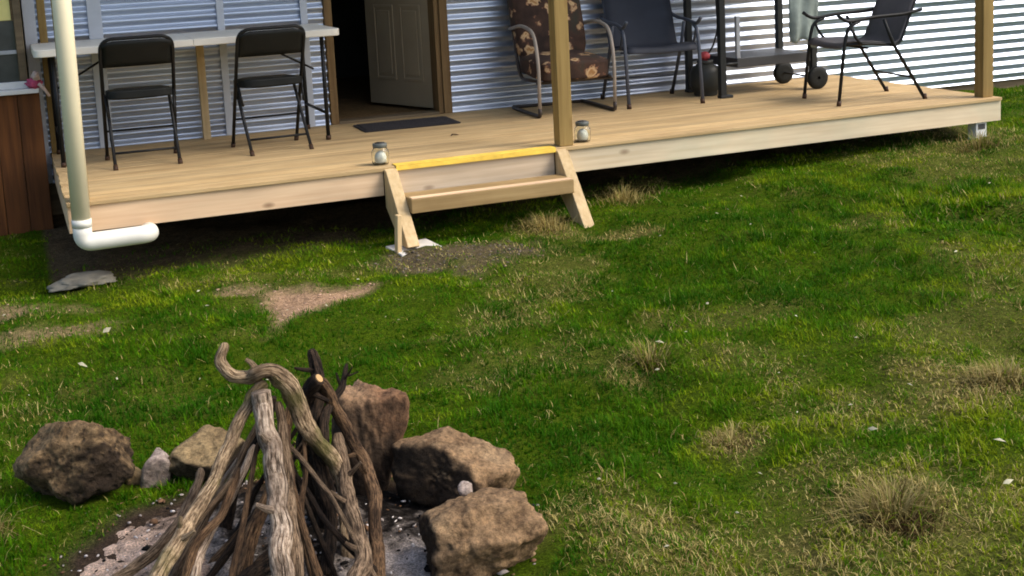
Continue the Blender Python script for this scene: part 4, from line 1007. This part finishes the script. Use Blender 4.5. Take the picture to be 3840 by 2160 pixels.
# tussocks: each a thing of its own
def tussock(loc, nb_, hh, spread, seed, label, bias=(0, 0), dryf=.9, thatch=150, tone=.8):
    r_ = np.random.default_rng(seed); nb_ += thatch; rad = np.abs(r_.normal(0, spread, nb_)); a = r_.uniform(0, 6.283, nb_)
    xx = loc[0] + rad * np.cos(a); yy_ = loc[1] + rad * np.sin(a)
    h_ = hh * (.25 + 1.0 * r_.random(nb_) ** 1.6) * np.clip(1.1 - rad / spread * .2, .4, 1.1)
    az_ = np.arctan2(np.sin(a) + bias[1] + r_.normal(0, .9, nb_), np.cos(a) + bias[0] + r_.normal(0, .9, nb_))
    le = np.clip(r_.uniform(.2, 1.1, nb_) + rad / spread * .2, .1, 1.25)
    dr = r_.random(nb_) < dryf; cc = np.where(dr[:, None], d0 * .8 + (d1 - d0 * .8) * r_.random((nb_, 1)) ** 1.4, g1 + (g2 - g1) * r_.random((nb_, 1)))
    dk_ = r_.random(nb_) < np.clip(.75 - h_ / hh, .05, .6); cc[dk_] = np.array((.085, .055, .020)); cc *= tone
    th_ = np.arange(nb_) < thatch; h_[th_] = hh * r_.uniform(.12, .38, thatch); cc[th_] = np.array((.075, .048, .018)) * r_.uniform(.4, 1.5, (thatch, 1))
    xx[th_] = loc[0] + r_.normal(0, spread * .55, thatch); yy_[th_] = loc[1] - spread * .5 + r_.normal(0, spread * .5, thatch)
    V, T, C2 = build_blades(xx, yy_, ground_z(xx, yy_) - .004, h_, np.full(nb_, .0040) * r_.uniform(.6, 1.2, nb_), az_, le, cc, r_.uniform(0, .35, nb_))
    ce = np.array([loc[0], loc[1], float(ground_z(*loc))])
    ob = link('grass_tussock', np_mesh('grass_tussock', V - ce, T, C2), 'blade', None, tuple(ce))
    return tag(ob, label, 'grass tussock', 'dry grass tussocks in the lawn')
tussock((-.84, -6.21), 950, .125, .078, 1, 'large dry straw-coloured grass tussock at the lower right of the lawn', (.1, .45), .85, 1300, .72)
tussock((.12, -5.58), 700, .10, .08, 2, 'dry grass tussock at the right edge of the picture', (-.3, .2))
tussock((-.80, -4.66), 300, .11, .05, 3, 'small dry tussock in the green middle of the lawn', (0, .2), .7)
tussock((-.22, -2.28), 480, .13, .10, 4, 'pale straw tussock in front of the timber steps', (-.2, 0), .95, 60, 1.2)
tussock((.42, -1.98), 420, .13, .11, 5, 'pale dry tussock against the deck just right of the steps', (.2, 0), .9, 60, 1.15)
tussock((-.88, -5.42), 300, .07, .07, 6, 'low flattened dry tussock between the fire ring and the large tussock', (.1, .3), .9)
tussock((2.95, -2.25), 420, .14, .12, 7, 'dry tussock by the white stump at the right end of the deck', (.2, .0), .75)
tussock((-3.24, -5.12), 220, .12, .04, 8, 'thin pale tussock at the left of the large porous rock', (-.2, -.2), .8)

# loose crumbs and small stones on the bare patches
NV, NT, NC = [], [], []; r_ = np.random.default_rng(8)
cand = np.stack([r_.uniform(-3.4, -.4, 9000), r_.uniform(-3.7, -2.0, 9000)], -1); fb, fg, _, _, _ = fields(cand[:, 0], cand[:, 1])
pick = r_.random(len(cand)) < np.clip(fb * .25 + fg * .6, 0, 1)
for (xx, yy_), gv in zip(cand[pick], fg[pick]):
    s = r_.uniform(.003, .009) * (1.8 if r_.random() < .08 else 1); q_ = iv * s * np.array([r_.uniform(.8, 1.4), r_.uniform(.6, 1.1), r_.uniform(.4, .8)]) * r_.uniform(.65, 1.3, (len(iv), 1))
    NT.append(it + len(NV) * len(iv)); NV.append(q_ + np.array([xx, yy_, float(ground_z(xx, yy_)) + s * .1]))
    col = np.array((.15, .125, .095)) if gv > .3 else np.array((.42, .28, .19)); NC.append(np.tile(col * r_.uniform(.55, 1.25), (len(iv), 1)))
o = link('soil_crumbs', np_mesh('soil_crumbs', np.concatenate(NV), np.concatenate(NT), np.concatenate(NC)), 'chunk')
tag(o, 'loose crumbs of soil and gravel on the bare patches', 'soil', None, 'stuff')

# scattered pale leaf scraps
r_ = np.random.default_rng(21); NV, NT, NC = [], [], []
spots = [(-2.88, -3.50, .032), (-2.745, -3.03, .03), (-.30, -6.05, .02), (-.42, -6.22, .02), (-.55, -5.75, .018), (-.72, -4.60, .02)]
while len(spots) < 55:
    b = r_.uniform(2.9, 8.0); a = r_.uniform(-1, 1) * .42 * b
    xx, yy_ = CAM.x + right0.x * a + fwd0.x * b, CAM.y + right0.y * a + fwd0.y * b
    if yy_ > -2.1 or math.hypot(xx - FIRE[0], yy_ - FIRE[1]) < .8: continue
    spots.append((xx, yy_, r_.uniform(.006, .013)))
for i, (xx, yy_, s) in enumerate(spots):
    an = r_.uniform(0, 6.28); L_ = s; W_ = s * r_.uniform(.3, .6); zz = float(ground_z(xx, yy_)) + .032
    q_ = np.array([(-L_, 0, 0), (-L_ * .2, W_, .3 * s), (L_, 0, .25 * s), (-L_ * .1, -W_, -.1 * s), (0, 0, .55 * s)])
    q_ = np.stack([q_[:, 0] * math.cos(an) - q_[:, 1] * math.sin(an), q_[:, 0] * math.sin(an) + q_[:, 1] * math.cos(an), q_[:, 2]], -1)
    NV.append(q_ + np.array([xx, yy_, zz])); NT.append(np.array([(0, 4, 1), (1, 4, 2), (2, 4, 3), (3, 4, 0)]) + 5 * i)
    NC.append(np.tile(np.array((.70, .66, .46)) * r_.uniform(.55, 1.1), (5, 1)))
o = link('leaf_litter', np_mesh('leaf_litter', np.concatenate(NV), np.concatenate(NT), np.concatenate(NC)), 'blade')
tag(o, 'tiny pale leaf scraps scattered over the lawn', 'leaf litter', None, 'stuff')
